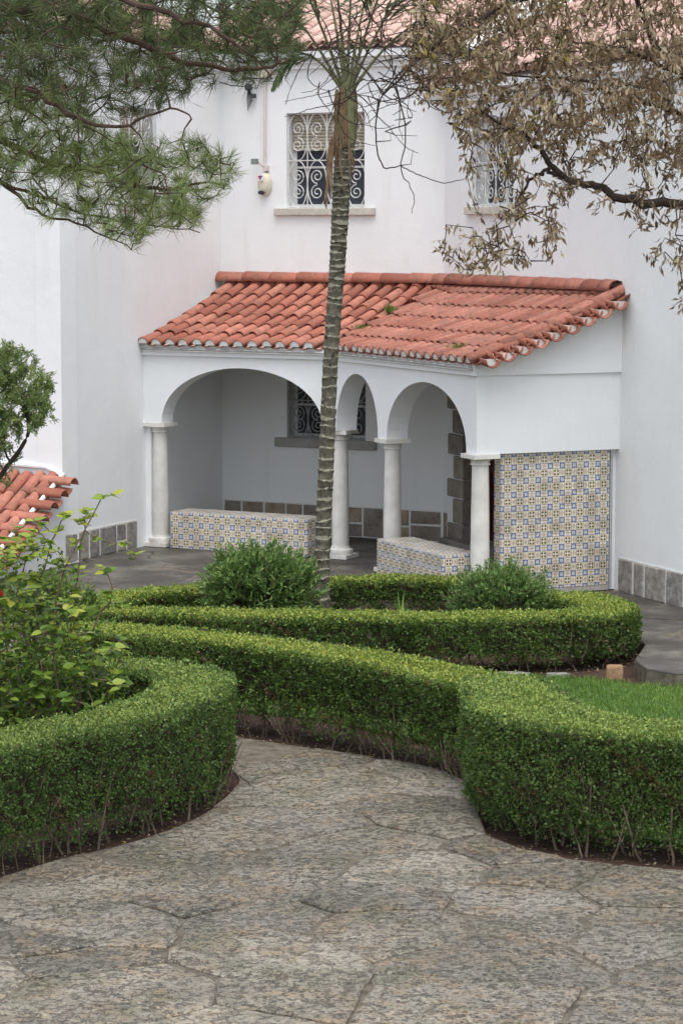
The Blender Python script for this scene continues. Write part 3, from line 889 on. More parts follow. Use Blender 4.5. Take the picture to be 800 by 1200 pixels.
# cornice bands under the eaves
def band(o, d, nrm, s0, s1, out, z0, z1, e0=0., e1=0.):
    mb = MB()
    V = [P3(o, d, s0, nrm, .2, z0), P3(o, d, s1, nrm, .2, z0), P3(o, d, s1 + e1, nrm, -out, z0), P3(o, d, s0 + e0, nrm, -out, z0)]
    V += [p + UP * (z1 - z0) for p in V]
    mb.add(V, [[0, 1, 2, 3], [7, 6, 5, 4], [0, 4, 5, 1], [1, 5, 6, 2], [2, 6, 7, 3], [3, 7, 4, 0]])
    return mb.build("cornice", M['plaster'], portico)
tn = math.tan(math.acos(u1.dot(u2)) / 2)
band(A, u1, n1, 0, L1, .05, ZC, ZE + .01, 0, -.05 * tn)
band(C2, u2, n2, 0, L2, .05, ZC, ZE + .008, .05 * tn, .034)
# ceiling
mb = MB(); cl = [A + n1 * .1, C2 + m12 * .4, C4 + n2 * .1 - u2 * .1, Dp - u2 * .1 + n2 * .1, I, B]
mb.add([p + UP * (ZC - .03) for p in cl] + [p + UP * (ZC + .03) for p in cl], [list(range(6))[::-1], list(range(6, 12))] + [[i, (i + 1) % 6, 6 + (i + 1) % 6, 6 + i] for i in range(6)])
mb.build("ceiling", M['plaster'], portico)

# --- columns
def column(c, d, nrm, h=ZS, name="column"):
    mb = MB(); mb.lathe(c, [(.155, .055), (.165, .085), (.155, .115), (.122, .125), (.115, .15)], 24)
    base = mb.build("column", M['column'], portico, True)
    mb = MB(); mb.lathe(c, [(.108, .15), (.107, .5), (.102, 1.0), (.093, h - .135), (.093, h - .13)], 24); mb.build("shaft", M['column'], base, True)
    mb = MB(); mb.lathe(c, [(.098, h - .13), (.112, h - .125), (.112, h - .105), (.100, h - .10), (.107, h - .075), (.150, h - .05)], 24)
    mb.box(c - d * .165 - nrm * .165 + UP * (h - .05), d * .33, nrm * .33, UP * .048); mb.build("capital", M['column'], base, True)
    mb = MB(); mb.box(c - d * .17 - nrm * .17 + UP * .004, d * .34, nrm * .34, UP * .05); mb.build("plinth", M['column'], base)
column(P3(A, u1, .16, n1, .14, 0), u1, n1)
column(C2 + m12 * .5, u1, n1)
column(P3(C2, u2, 1.46, n2, .14, 0), u2, n2)
column(P3(C4, u2, -.13, n2, .115, 0), u2, n2)
# pilaster behind the first column
mb = MB(); mb.box(P3(A, u1, -.02, n1, .05, 0), u1 * .09, n1 * .22, UP * (ZS)); mb.build("pilaster", M['plaster'], portico)

# --- glazed tiles
TS = .155
ch = TS / 2 - .0016
tv = [(-ch, 0, -ch), (ch, 0, -ch), (ch, 0, ch), (-ch, 0, ch), (-ch + .003, -.004, -ch + .003), (ch - .003, -.004, -ch + .003), (ch - .003, -.004, ch - .003), (-ch + .003, -.004, ch - .003)]
me_az = np_mesh("azulejo", tv, [[4, 5, 6, 7], [0, 1, 5, 4], [1, 2, 6, 5], [2, 3, 7, 6], [3, 0, 4, 7]], M['azulejo'])
def tiling(o, ex, ez, nx, nz, out, parent):
    ex, ez = ex.normalized(), ez.normalized(); ey = -out
    for i in range(nx):
        for j in range(nz):
            p = o + ex * (TS * (i + .5)) + ez * (TS * (j + .5)) + out * .001
            m = Matrix.Identity(4)
            for r in range(3): m[r][0], m[r][1], m[r][2], m[r][3] = ex[r], ey[r], ez[r], p[r]
            obj("tile", me_az, parent, m @ Matrix.Translation((rt.gauss(0, .0006), -abs(rt.gauss(0, .0007)), rt.gauss(0, .0006))) @ Matrix.Rotation(rt.gauss(0, .007), 4, 'Y'))
scr0 = P3(C4, n2, .345, -u2, .06, 0)
mb = MB(); mb.box(scr0 + UP * .0, n2 * (TS * 9), -u2 * (TS + .004), UP * 1.615)
screen = mb.build("tiled_screen", M['grout'], portico)
tiling(scr0 + UP * .06, n2, UP, 9, 10, u2, screen)
tiling(scr0 + UP * .06, u2, UP, 1, 10, -n2, screen) if False else tiling(scr0 - u2 * TS + UP * .06, u2, UP, 1, 10, -n2, screen)
# white end strip and the thin steel edging beside the screen
mb = MB(); mb.tube([scr0 + n2 * (TS * 9 + .02) + u2 * .02 + UP * .02, scr0 + n2 * (TS * 9 + .02) + u2 * .02 + UP * 1.6], .007, 6); mb.build("edging_rod", M['iron_dark'], portico)
mb = MB(); mb.box(P3(C4, n2, .345 + TS * 9 + .030, -u2, .085, 0.), n2 * (DEEP - .345 - TS * 9 + .02), -u2 * .12, UP * (ZS + .003)); mb.build("end_pier", M['plaster'], portico)

def bench(o, d, nrm, nx, ny, label, ends=True):
    t = thing("tiled_bench", tuple(o + d * (nx * TS / 2) + nrm * (ny * TS / 2)), label, "bench")
    mb = MB(); mb.box(o + UP * .003, d * (nx * TS), nrm * (ny * TS), UP * (3 * TS + .004)); core = mb.build("seat_block", M['grout'], t)
    tiling(o + UP * .005, d, UP, nx, 3, -nrm, core)
    tiling(o + d * (nx * TS) + UP * .005, nrm, UP, ny, 3, d, core)
    tiling(o + UP * .005 + nrm * (ny * TS), -nrm, UP, ny, 3, -d, core)
    tiling(o + UP * (3 * TS + .007), d, nrm, nx, ny, UP, core)
    return t
bench(P3(A, u1, .41, n1, -.02, 0), u1, n1, 13, 3, "long bench faced with blue and yellow glazed tiles inside the wide arch")
bench(P3(C2, u2, 1.90, n2, -.27, 0), u2, n2, 11, 3, "shorter tiled bench standing between the two right-hand columns")

# ------------------------------------------------------------------ main roofs above the walls
def big_roof(o, d, nrm, length, z, slope, rows, parent, clipf=None):
    Vs, Fs, nb_ = [], [], 0
    cv = np.array(CV); pv = pan_arr
    up = (nrm + UP * slope).normalized()
    zz = d.cross(up).normalized()
    basis = np.array([d, up, zz]).T
    for c in range(int(length / .2)):
        for r in range(rows):
            for kind, off in ((0, 0.), (1, .1)):
                if clipf and not clipf(c * .2, r * .365): continue
                p = o + d * (c * .2 + off) - nrm * .2 + up * (r * .365) + UP * z + zz * (.0 if kind else .02)
                arr = (cv if kind == 0 else pv + np.array([0, 0, .03])) + rng.normal(0, .004, 3)
                Vs.append(arr @ basis.T + np.array(p)); Fs += [[i + nb_ for i in f] for f in (CF if kind == 0 else PFt)]; nb_ += len(arr)
    e = obj("main_roof_tiles", np_mesh("main_roof_tiles", np.vstack(Vs), Fs, M['tile_faded'], True), parent); e["kind"] = "stuff"
    dm = MB(); q = [o - nrm * .15 + UP * (z - .06), o + d * length - nrm * .15 + UP * (z - .06), o + d * length + up * (rows * .38) + UP * (z - .06), o + up * (rows * .38) + UP * (z - .06)]
    dm.add(q + [p - UP * .04 for p in q], [[0, 1, 2, 3], [7, 6, 5, 4], [0, 4, 5, 1], [1, 5, 6, 2], [2, 6, 7, 3], [3, 7, 4, 0]]); dm.build("roof_board", M['white_mortar'], parent)
rb = MB(); rb.box(B + nb * 3.4 + UP * 7.6 - ub * 3, ub * 9, nb * .1, UP * .1); main_roof = rb.build("roof", M['white_mortar'], house)
big_roof(B - ub * .3, ub, nb, LB + .8, ZT + .20, .42, 8, main_roof)
big_roof(I - u3 * 1.2, u3, n3, 10, ZR + .26, .42, 9, main_roof)
big_roof(K - ul * .2 - ul * .0 + ul * .6, -ul, nl, 5.2, ZT + .21, .42, 8, main_roof)
big_roof(K - u * 6, u, v, 6.2, ZT + .205, .42, 6, main_roof)

# ------------------------------------------------------------------ small porch at the left
porch = thing("side_porch", tuple(K - w * .8), "low white porch with a small red tiled roof beside the left wing", "porch")
up_p = -w; sd = -u                       # slope falls towards the viewer; sd runs along the wall to the left
Kp = K + u * .02 - v * .02
def pz(d): return 1.10 - .53 * d
mb = MB()
rows = [(.0, 1.75)]
q = [Kp + sd * 0 + UP * (pz(0) - .06), Kp + sd * 3 + UP * (pz(0) - .06), Kp + sd * 3 - w * 1.8 + UP * (pz(1.8) - .06), Kp - w * 1.8 + UP * (pz(1.8) - .06)]
mb.add(q + [p - UP * .05 for p in q], [[0, 1, 2, 3], [7, 6, 5, 4], [0, 4, 5, 1], [1, 5, 6, 2], [2, 6, 7, 3], [3, 7, 4, 0]])
proof = mb.build("roof", M['white_mortar'], porch)
mb = MB()
gp_ = [(0, -.3), (1.65, -.3), (1.65, pz(1.65) - .12), (0, pz(0) - .12)]
V = [Kp + u * .0 - w * d + UP * z for d, z in gp_] + [Kp + sd * .2 - w * d + UP * z for d, z in gp_]
mb.add(V, [[0, 1, 2, 3], [7, 6, 5, 4], [0, 4, 5, 1], [1, 5, 6, 2], [2, 6, 7, 3], [3, 7, 4, 0]]); mb.build("gable", M['plaster'], porch)
slope_v = (-w - UP * .53).normalized()
for c in range(9):
    for r in range(5):
        o = Kp + sd * (.12 + c * .2) - w * (.36 * (r + 1) + .05) + UP * (pz(.36 * (r + 1) + .05) + .0)
        obj("roof_tile", me_new, proof, jit(frame(o, u, -slope_v)))
        if c < 8: obj("roof_tile", me_old, proof, frame(o + sd * .1 + UP * .035, u, -slope_v) @ Matrix.Diagonal((1, 1, -.8, 1)))
for r in range(7):
    o = Kp + u * .26 - w * (.14 + r * .235) + UP * (pz(.14 + r * .235) - .02)
    obj("cross_tile", me_cross, proof, jit(frame(o, w, -u + UP * .06)))
    o2 = o - w * .118 + UP * (-.06 + .03) - u * .02
    obj("cross_tile", me_cross, proof, frame(o2, w, -u + UP * .06) @ Matrix.Diagonal((1, .9, -.8, 1)))
mb = MB(); mb.tube([Kp + u * .02 + UP * (pz(0) - .0), Kp + sd * .25 + UP * (pz(0) + .10), Kp + sd * .9 + UP * (pz(0) + .12), Kp + sd * 3 + UP * (pz(0) + .12)], .03, 8); mb.build("flashing", M['plaster'], porch, True)
mb = MB(); mb.tube([Kp + UP * (pz(0) + .02), Kp - w * 1.7 + UP * (pz(1.7) + .02)], .03, 8); mb.build("verge_mortar", M['white_mortar'], porch, True)

# ------------------------------------------------------------------ fittings on the back wall
def wp(s, z, k=0.): return P3(B, ub, s, nb, -k, z)
t = thing("alarm_siren", tuple(wp(.70, 4.72, .05)), "cream oval alarm siren with a red and blue sticker beside the upper window", "alarm siren")
V, F = [], []; nr, ns = 7, 18
for i in range(nr + 1):
    ph = (math.pi / 2) * i / nr
    for k in range(ns):
        a = 2 * math.pi * k / ns
        V.append(wp(.70 + .105 * math.cos(a) * math.cos(ph) ** .7, 4.72 + .165 * math.sin(a) * math.cos(ph) ** .7, .002 + .10 * math.sin(ph)))
for i in range(nr):
    for k in range(ns): F.append([i * ns + k, i * ns + (k + 1) % ns, (i + 1) * ns + (k + 1) % ns, (i + 1) * ns + k])
mb = MB(); mb.add(V, F); body = mb.build("cover", M['pvc'], t, True)
mb = MB(); cs = [wp(.70 + .05 * math.cos(a) - .01, 4.605 + .028 * math.sin(a), .097 + .012 * math.sin(a)) for a in np.linspace(0, 2 * math.pi, 17)[:-1]]
mb.add(cs + [p - nb * .012 for p in cs], [list(range(16, 32))] + [[i, (i + 1) % 16, 16 + (i + 1) % 16, 16 + i] for i in range(16)]); mb.build("lamp_lens", M['metal_dark'], t)
mb = MB(); mb.box(wp(.63, 4.765, .112), ub * .10, -nb * .004, UP * .085); stk = mb.build("sticker", M['sticker_white'], t)
mb = MB(); mb.lathe((0, 0, 0), [(.016, 0), (.016, .003)], 12)
for x, z, m in ((.664, 4.82, 'sticker_red'), (.695, 4.822, 'sticker_blue'), (.680, 4.795, 'sticker_red')):
    mb = MB(); cs = [wp(x + .017 * math.cos(a), z + .015 * math.sin(a), .119) for a in np.linspace(0, 2 * math.pi, 13)[:-1]]
    mb.add(cs, [list(range(12))]); mb.build("printed_mark", M[m], stk)
mb = MB(); mb.tube([wp(.705, 4.88, .03), wp(.705, 5.5, .03), wp(.71, 6.17, .03)], .017, 8); c = mb.build("conduit_pipe", M['pipe'], None, True)
tag(c, "thin vertical conduit running down the white wall to the alarm siren", "pipe")
t = thing("junction_box", tuple(wp(.71, 6.17, .05)), "cream square junction box under the eaves at the top of the conduit", "junction box")
mb = MB(); mb.box(wp(.63, 6.14, .0), ub * .17, -nb * .09, UP * .15); mb.build("box", M['pvc'], t)
mb = MB(); mb.box(wp(.62, 6.282, .0), ub * .19, -nb * .10, UP * .02); mb.build("lid", M['pvc'], t)
t = thing("spotlight", tuple(wp(.62, 4.99, .03)), "small grey square spotlight on a bracket above the alarm siren", "spotlight")
mb = MB(); mb.box(wp(.545, 4.985, .10), ub * .10, -nb * .03, UP * .075); mb.build("head", M['greybox'], t)
mb = MB(); mb.tube([wp(.64, 5.02, .10), wp(.70, 4.96, .06), wp(.73, 4.93, .0)], .014, 6); mb.box(wp(.69, 4.90, .0), ub * .07, -nb * .06, UP * .07); mb.build("bracket", M['pipe'], t)
t = thing("cable_insulator", tuple(wp(.50, 6.0, .03)), "dark cable insulator with hanging wires near the inner wall corner", "insulator")
mb = MB(); mb.lathe(wp(.48, 6.02, .08), [(.02, -.05), (.05, -.03), (.05, .03), (.02, .05)], 10); mb.tube([wp(.48, 6.02, .08), wp(.48, 6.02, 0)], .012, 6); mb.build("knob", M['metal_dark'], t, True)
mb = MB()
for k in range(5): mb.tube([wp(.47 + .008 * k, 5.98, .07), wp(.46 + .02 * k, 5.86, .08), wp(.47 + .015 * k, 5.70 + .03 * k, .07)], .006, 4)
mb.box(wp(.53, 5.87, .04), ub * .05, -nb * .05, UP * .06); mb.build("wires", M['metal_dark'], t)["kind"] = "stuff"
mb = MB()
pts = [wp(-.0 + .02, 6.1, .05), wp(.2, 6.05, .08), wp(.48, 6.02, .08), wp(.6, 6.0, .06), wp(.66, 6.14, .04)]
mb.tube(pts, .007, 4); c = mb.build("electric_cable", M['metal_dark'], None); tag(c, "thin dark cable strung along the top of the white wall", "cable")

# ------------------------------------------------------------------ hedges
def resample(pts, step):
    P = np.array(smooth_poly(pts, 10, False)); d = np.r_[0, np.cumsum(np.linalg.norm(np.diff(P, axis=0), axis=1))]
    n = max(4, int(d[-1] / step)); s = np.linspace(0, d[-1], n)
    return np.column_stack([np.interp(s, d, P[:, 0]), np.interp(s, d, P[:, 1])]), s
def wobble(x, y, z, k=1.0):
    return (np.sin(x * 3.1 * k + z * 4) * np.sin(y * 2.7 * k + 1.3) + .6 * np.sin(x * 7.3 * k + y * 5.9 * k + z * 9) + .4 * np.sin(x * 13 - y * 11 + z * 17)) / 2.0
def hedge(label, pts, width, z0, ztop, nleaf, L, mat, bare=.20, stems=14, und=.046, seed=1, fresh=.35, wvar=None):  # fresh: extra tone on top, new growth plus painted overhead light
    r = np.random.default_rng(seed)
    C, s = resample(pts, .05)
    T = np.gradient(C, axis=0); T /= np.linalg.norm(T, axis=1, keepdims=True); Nn = np.column_stack([-T[:, 1], T[:, 0]])
    W = np.full(len(C), width) if wvar is None else np.interp(s / s[-1], [a for a, _ in wvar], [b for _, b in wvar])
    h = W / 2
    # rounded ends
    end = np.minimum(s, s[-1] - s); h = h * np.sqrt(np.clip(1 - (1 - np.clip(end / h, 0, 1)) ** 2, .02, 1))
    root = thing("clipped_hedge", (C[:, 0].mean(), C[:, 1].mean(), z0), label, "hedge")
    H = ztop - z0
    left = C + Nn * h[:, None]; right = C - Nn * h[:, None]
    seg = np.linalg.norm(np.diff(C, axis=0), axis=1).mean()
    a_side = 2 * s[-1] * H + math.pi * width * H * .5; a_top = (2 * h).sum() * seg
    n_top = int(nleaf * a_top / (a_side + a_top)); n_side = nleaf - n_top
    # sides, sampled by outline length so the round ends are covered too
    out = np.vstack([left, right[::-1]]); oc = np.vstack([out, out[:1]]); sl = np.linalg.norm(np.diff(oc, axis=0), axis=1); cs = np.r_[0, np.cumsum(sl)]
    CL = 7; ncl = n_side // CL; n_side = ncl * CL
    q = (np.repeat(r.random(ncl) * cs[-1], CL) + r.normal(0, .016, n_side)) % cs[-1]
    x = np.interp(q, cs, oc[:, 0]); y = np.interp(q, cs, oc[:, 1])
    e = .04
    tx = np.interp(q + e, cs, oc[:, 0], period=cs[-1]) - np.interp(q - e, cs, oc[:, 0], period=cs[-1]); ty = np.interp(q + e, cs, oc[:, 1], period=cs[-1]) - np.interp(q - e, cs, oc[:, 1], period=cs[-1])
    on = np.column_stack([-ty, tx]); on /= np.linalg.norm(on, axis=1, keepdims=True) + 1e-9
    ctr = np.column_stack([np.interp(x, x, x), y])
    # make outward
    probe = np.column_stack([x, y]) + on * .02
    k = np.array([np.argmin((C[:, 0] - a) ** 2 + (C[:, 1] - b) ** 2) for a, b in zip(x[:1], y[:1])])[0]
    if np.dot(on[0], np.array([x[0], y[0]]) - C[k]) < 0: on = -on
    t = np.clip(np.repeat(r.random(ncl), CL) + r.normal(0, .022, n_side), 0, 1)
    cdep = np.repeat(np.abs(r.normal(0, .034, ncl)), CL); ctone = np.repeat(r.random(ncl), CL)
    zlow = bare * (0.35 + .9 * np.clip(.5 + .6 * wobble(x * 1.7, y * 1.7, 0 * x), 0, 1.1))
    t = zlow + (1 - zlow) * t ** .92
    hole = np.clip((wobble(x * 3.1 + 5, y * 3.1, t * 2.4) - .25) / .35, 0, 1) * np.clip((.85 - t) / .3, 0, 1)
    thin = r.random(n_side) < np.clip((t - zlow + .02) / .22, .10, 1) * (1 - .72 * hole)
    z = z0 + t * H
    dep = cdep + r.normal(0, .010, n_side) - und * wobble(x, y, z) - .018
    rc = .03; drop = np.clip((z - (ztop - rc)) / rc, 0, 1); dep += rc * .6 * drop ** 2
    low = np.clip((.45 - t) / .45, 0, 1); dep += .06 * low
    Ps = np.column_stack([x - on[:, 0] * dep, y - on[:, 1] * dep, z])
    cdir = np.repeat(r.normal(0, .35, (ncl, 3)), CL, axis=0)
    As = np.column_stack([on * .8, np.full(n_side, .4)]) + cdir + r.normal(0, .5, (n_side, 3))
    Ns = np.column_stack([on + r.normal(0, .5, (n_side, 2)), .05 + r.normal(0, .40, n_side)])
    patch = np.clip(.5 + .5 * wobble(x * 2.3, y * 2.3, z * 2), 0, 1)
    rs = np.clip(.02 + .22 * r.random(n_side) + .30 * ctone + .18 * patch + .22 * np.clip((t - .75) / .25, 0, 1) * r.random(n_side) - .25 * np.clip(dep / .08, 0, 1), 0, .9)  # sides toned down, deep leaves most: shade painted into the leaf colour
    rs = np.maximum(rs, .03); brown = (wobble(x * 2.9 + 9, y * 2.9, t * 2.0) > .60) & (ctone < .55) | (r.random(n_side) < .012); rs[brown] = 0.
    Ps, As, Ns, rs = Ps[thin], As[thin], Ns[thin], rs[thin]
    # top
    i = r.choice(len(C), n_top, p=h / h.sum()); f = r.uniform(-1, 1, n_top)
    xy = C[i] + Nn[i] * (h[i] * f)[:, None] + r.normal(0, .02, (n_top, 2))
    dt = np.abs(r.normal(0, .025, n_top)); und_t = und * .4 * wobble(xy[:, 0], xy[:, 1], 0 * dt + 3)
    zt = ztop - dt + und_t - .02 * np.abs(f) ** 8
    spr = r.random(n_top) < .06; zt[spr] += r.uniform(.0, .06, spr.sum()) ** 1.3 * 1.6
    Pt = np.column_stack([xy, zt]); At = np.column_stack([r.normal(0, .75, (n_top, 2)), .75 + r.normal(0, .4, n_top)])
    Nt = np.column_stack([r.normal(0, .6, (n_top, 2)), np.ones(n_top)])
    pt = np.clip(.5 + .5 * wobble(xy[:, 0] * 1.5, xy[:, 1] * 1.5, 0 * dt), 0, 1)
    rtp = np.clip(.50 + fresh * r.random(n_top) + .2 * pt - .25 * np.clip(dt / .05, 0, 1), 0, 1)  # tops toned up: partly new growth, partly light from above in the colour
    P_, A_, N_ = np.vstack([Ps, Pt]), np.vstack([As, At]), np.vstack([Ns, Nt]); n = len(P_)
    Lr = L * r.uniform(.7, 1.25, n)
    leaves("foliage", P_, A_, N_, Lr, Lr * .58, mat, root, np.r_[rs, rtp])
    # twiggy core
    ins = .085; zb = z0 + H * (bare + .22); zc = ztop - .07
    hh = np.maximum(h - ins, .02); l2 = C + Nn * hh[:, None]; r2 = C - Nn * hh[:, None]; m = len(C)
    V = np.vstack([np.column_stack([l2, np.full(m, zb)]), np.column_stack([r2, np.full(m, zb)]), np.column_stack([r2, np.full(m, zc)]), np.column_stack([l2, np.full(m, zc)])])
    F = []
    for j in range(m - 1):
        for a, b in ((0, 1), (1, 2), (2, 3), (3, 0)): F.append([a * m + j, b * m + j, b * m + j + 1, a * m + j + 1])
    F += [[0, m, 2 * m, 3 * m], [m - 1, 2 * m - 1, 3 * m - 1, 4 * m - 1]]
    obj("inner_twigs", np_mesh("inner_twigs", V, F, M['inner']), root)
    # stems
    mb = MB(); rd = random.Random(seed)
    for _ in range(int(s[-1] * stems)):
        j = rd.randrange(3, m - 3); f = rd.choice((-1, 1)) * rd.uniform(.25, .92)
        p = C[j] + Nn[j] * h[j] * f
        a = Vector((p[0], p[1], z0 - .05)); lean = Vector((rd.gauss(0, .10), rd.gauss(0, .10), 0)); hgt = H * rd.uniform(.45, .75)
        b = a + Vector((rd.gauss(0, .02), rd.gauss(0, .02), hgt * .45)) + lean * .5; c = a + lean + UP * hgt
        rr = rd.uniform(.004, .010)
        mb.tube([a, (a + b) / 2 + Vector((rd.gauss(0, .012), rd.gauss(0, .012), 0)), b, c], [rr * 1.25, rr, rr * .85, rr * .5], 5)
        for _k in range(2):
            d = b + Vector((rd.gauss(0, .09), rd.gauss(0, .09), hgt * rd.uniform(.25, .5))); mb.tube([b - UP * hgt * .12, d], [rr * .6, rr * .35], 4)
    for _ in range(int(s[-1] * 30)):
        j = rd.randrange(3, m - 3); sd_ = rd.choice((-1, 1)); p = C[j] + Nn[j] * (h[j] - rd.uniform(.02, .06)) * sd_
        z_ = z0 + H * rd.uniform(.15, .6); a = Vector((p[0], p[1], z_)); tl = rd.uniform(.10, .28)
        d_ = Vector((T[j][0] * rd.gauss(0, .35), T[j][1] * rd.gauss(0, .35), 1)).normalized(); b = a + d_ * tl + Vector((Nn[j][0], Nn[j][1], 0)) * (sd_ * rd.uniform(0, .04))
        mb.tube([a, (a + b) / 2 + Vector((rd.gauss(0, .012), rd.gauss(0, .012), 0)), b], [.0042, .0034, .002], 4)
    mb.build("stems", M['twig'], root)["kind"] = "stuff"
    # fallen leaves on the soil below
    nl_ = int(s[-1] * 260); j = r.integers(0, m, nl_); f = r.uniform(-1.15, 1.15, nl_)
    p = C[j] + Nn[j] * (h[j] * f)[:, None]
    leaves("leaf_litter", np.column_stack([p, np.full(nl_, -.145) + r.uniform(0, .012, nl_)]), np.column_stack([r.normal(size=(nl_, 2)), r.normal(0, .15, nl_)]), np.column_stack([r.normal(0, .25, (nl_, 2)), np.ones(nl_)]), r.uniform(.02, .045, nl_), .016, M['dead'], root)
    return root

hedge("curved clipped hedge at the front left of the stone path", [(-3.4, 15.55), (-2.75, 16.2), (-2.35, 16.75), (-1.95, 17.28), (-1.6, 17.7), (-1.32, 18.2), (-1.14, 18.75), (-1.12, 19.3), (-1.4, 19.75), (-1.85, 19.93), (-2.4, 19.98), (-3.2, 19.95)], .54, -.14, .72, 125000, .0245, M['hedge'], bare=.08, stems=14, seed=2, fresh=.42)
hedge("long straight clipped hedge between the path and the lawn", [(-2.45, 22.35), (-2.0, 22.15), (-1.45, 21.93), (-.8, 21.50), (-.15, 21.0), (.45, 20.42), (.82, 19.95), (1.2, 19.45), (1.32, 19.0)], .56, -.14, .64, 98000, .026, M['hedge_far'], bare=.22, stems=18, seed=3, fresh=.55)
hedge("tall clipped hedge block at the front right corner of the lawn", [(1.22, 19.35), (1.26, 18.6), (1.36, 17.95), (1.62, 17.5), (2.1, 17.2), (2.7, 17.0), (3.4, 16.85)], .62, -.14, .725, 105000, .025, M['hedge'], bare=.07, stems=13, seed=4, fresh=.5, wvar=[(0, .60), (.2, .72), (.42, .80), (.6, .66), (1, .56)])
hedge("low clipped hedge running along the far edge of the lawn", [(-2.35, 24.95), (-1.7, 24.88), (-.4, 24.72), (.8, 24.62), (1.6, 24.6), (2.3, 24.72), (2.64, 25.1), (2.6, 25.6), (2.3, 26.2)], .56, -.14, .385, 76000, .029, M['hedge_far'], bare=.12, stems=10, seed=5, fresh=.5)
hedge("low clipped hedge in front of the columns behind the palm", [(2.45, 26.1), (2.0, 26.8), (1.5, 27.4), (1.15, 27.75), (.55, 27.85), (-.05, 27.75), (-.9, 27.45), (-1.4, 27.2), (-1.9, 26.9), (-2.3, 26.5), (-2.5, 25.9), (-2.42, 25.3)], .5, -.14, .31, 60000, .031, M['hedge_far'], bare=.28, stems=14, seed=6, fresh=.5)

# ------------------------------------------------------------------ round shrubs in the bed
def round_shrub(label, c, rx, ry, h, nleaf, L, ratio, mat, seed, name="round_shrub", stemmat=None):
    r = np.random.default_rng(seed); rd = random.Random(seed)
    root = thing(name, c, label, "shrub")
    C = np.array(c)
    # sprig ends over an uneven dome, each carrying leaves
    ns = nleaf // 14
    d = r.normal(size=(ns, 3)); d[:, 2] = np.abs(d[:, 2]) * .9 + .02; d /= np.linalg.norm(d, axis=1, keepdims=True)
    rad = (.52 + .50 * r.random(ns) ** .6) * (1 + .20 * np.sin(d[:, 0] * 7 + seed) * np.sin(d[:, 1] * 6 + 2) + .1 * np.sin(d[:, 2] * 9 + d[:, 0] * 11))
    d2 = r.normal(size=(ns, 3)); d2 /= np.linalg.norm(d2, axis=1, keepdims=True); d2[:, 2] = np.where(d2[:, 2] < -.35, -d2[:, 2], d2[:, 2]); d = d2
    E_ = C + np.array([0, 0, h * .52]) + d * np.column_stack([rx * rad, ry * rad, h * .46 * rad])
    mb = MB(); P, A_, N_, rn = [], [], [], []
    for i in range(ns):
        e = E_[i]; dirv = d[i] * np.array([.8, .8, 1]) + np.array([0, 0, .45]); dirv /= np.linalg.norm(dirv)
        if i % 3 == 0:
            b = C + np.array([rd.gauss(0, rx * .16), rd.gauss(0, ry * .16), 0]); m = b * .45 + e * .55 + np.array([0, 0, .10 * h])
            mb.tube([b, m, e], [.008, .005, .0025], 4, caps=False)
        m = 14; tt = r.random(m); k = e - dirv * (tt[:, None] * .13)
        P.append(k + r.normal(0, .008, (m, 3))); a = dirv + r.normal(0, .55, (m, 3)); A_.append(a); N_.append(r.normal(0, .5, (m, 3)) + np.array([0, 0, 1.]))
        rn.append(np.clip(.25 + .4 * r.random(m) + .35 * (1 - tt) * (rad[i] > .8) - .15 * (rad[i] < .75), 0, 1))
    P, A_, N_, rn = np.vstack(P), np.vstack(A_), np.vstack(N_), np.concatenate(rn); Ln = L * r.uniform(.7, 1.3, len(P))
    leaves("foliage", P, A_, N_, Ln, Ln * ratio, mat, root, rn)
    mb.build("stems", stemmat or M['twig'], root)["kind"] = "stuff"
    return root
round_shrub("rounded pale green shrub with narrow leaves left of the palm trunk", (-.82, 26.1, -.14), .62, .5, 1.04, 17000, .065, .26, M['shrub'], 31)
round_shrub("rounded fine-leaved green shrub in front of the tiled screen", (1.62, 25.9, -.14), .53, .45, .88, 15000, .045, .30, M['shrub'], 32)
round_shrub("dark low shrub behind the hibiscus at the left edge", (-2.85, 24.2, -.14), .62, .5, 1.0, 5000, .06, .4, M['hedge'], 33)

# --- strap-leaved lily and weeds
def strap_plant(name, label, c, nl_, L, W, seed, mat, spread=.5):
    r = np.random.default_rng(seed); V, F, rn = [], [], []
    for k in range(nl_):
        a = r.uniform(0, 2 * math.pi); l = L * r.uniform(.6, 1.1); b = 0
        dx, dy = math.cos(a) * spread, math.sin(a) * spread; sx, sy = -math.sin(a) * W / 2, math.cos(a) * W / 2; base = len(V)
        for i in range(5):
            t = i / 4; wd = (1 - t ** 2.2) * (.6 + .4 * min(1, t * 4)); px, py = dx * l * t * t * .7, dy * l * t * t * .7; pz_ = l * (t - .25 * spread * t * t)
            V += [(c[0] + px - sx * wd, c[1] + py - sy * wd, c[2] + pz_), (c[0] + px + sx * wd, c[1] + py + sy * wd, c[2] + pz_)]
        for i in range(4): F.append([base + 2 * i, base + 2 * i + 1, base + 2 * i + 3, base + 2 * i + 2]); rn.append(r.uniform(.4, 1))
    o = obj(name, np_mesh(name, V, F, mat, True, rn)); return tag(o, label, "plant")
strap_plant("lily_plant", "small upright bright green strap-leaved plant between the two low hedges", (.62, 26.3, -.14), 7, .52, .045, 2, M['grass'], .25)
strap_plant("lawn_weed", "tuft of broad dark leaves at the lawn edge by the right-hand hedge", (2.16, 17.62, GZ + .55), 1, .02, .02, 3, M['hedge']) if False else None
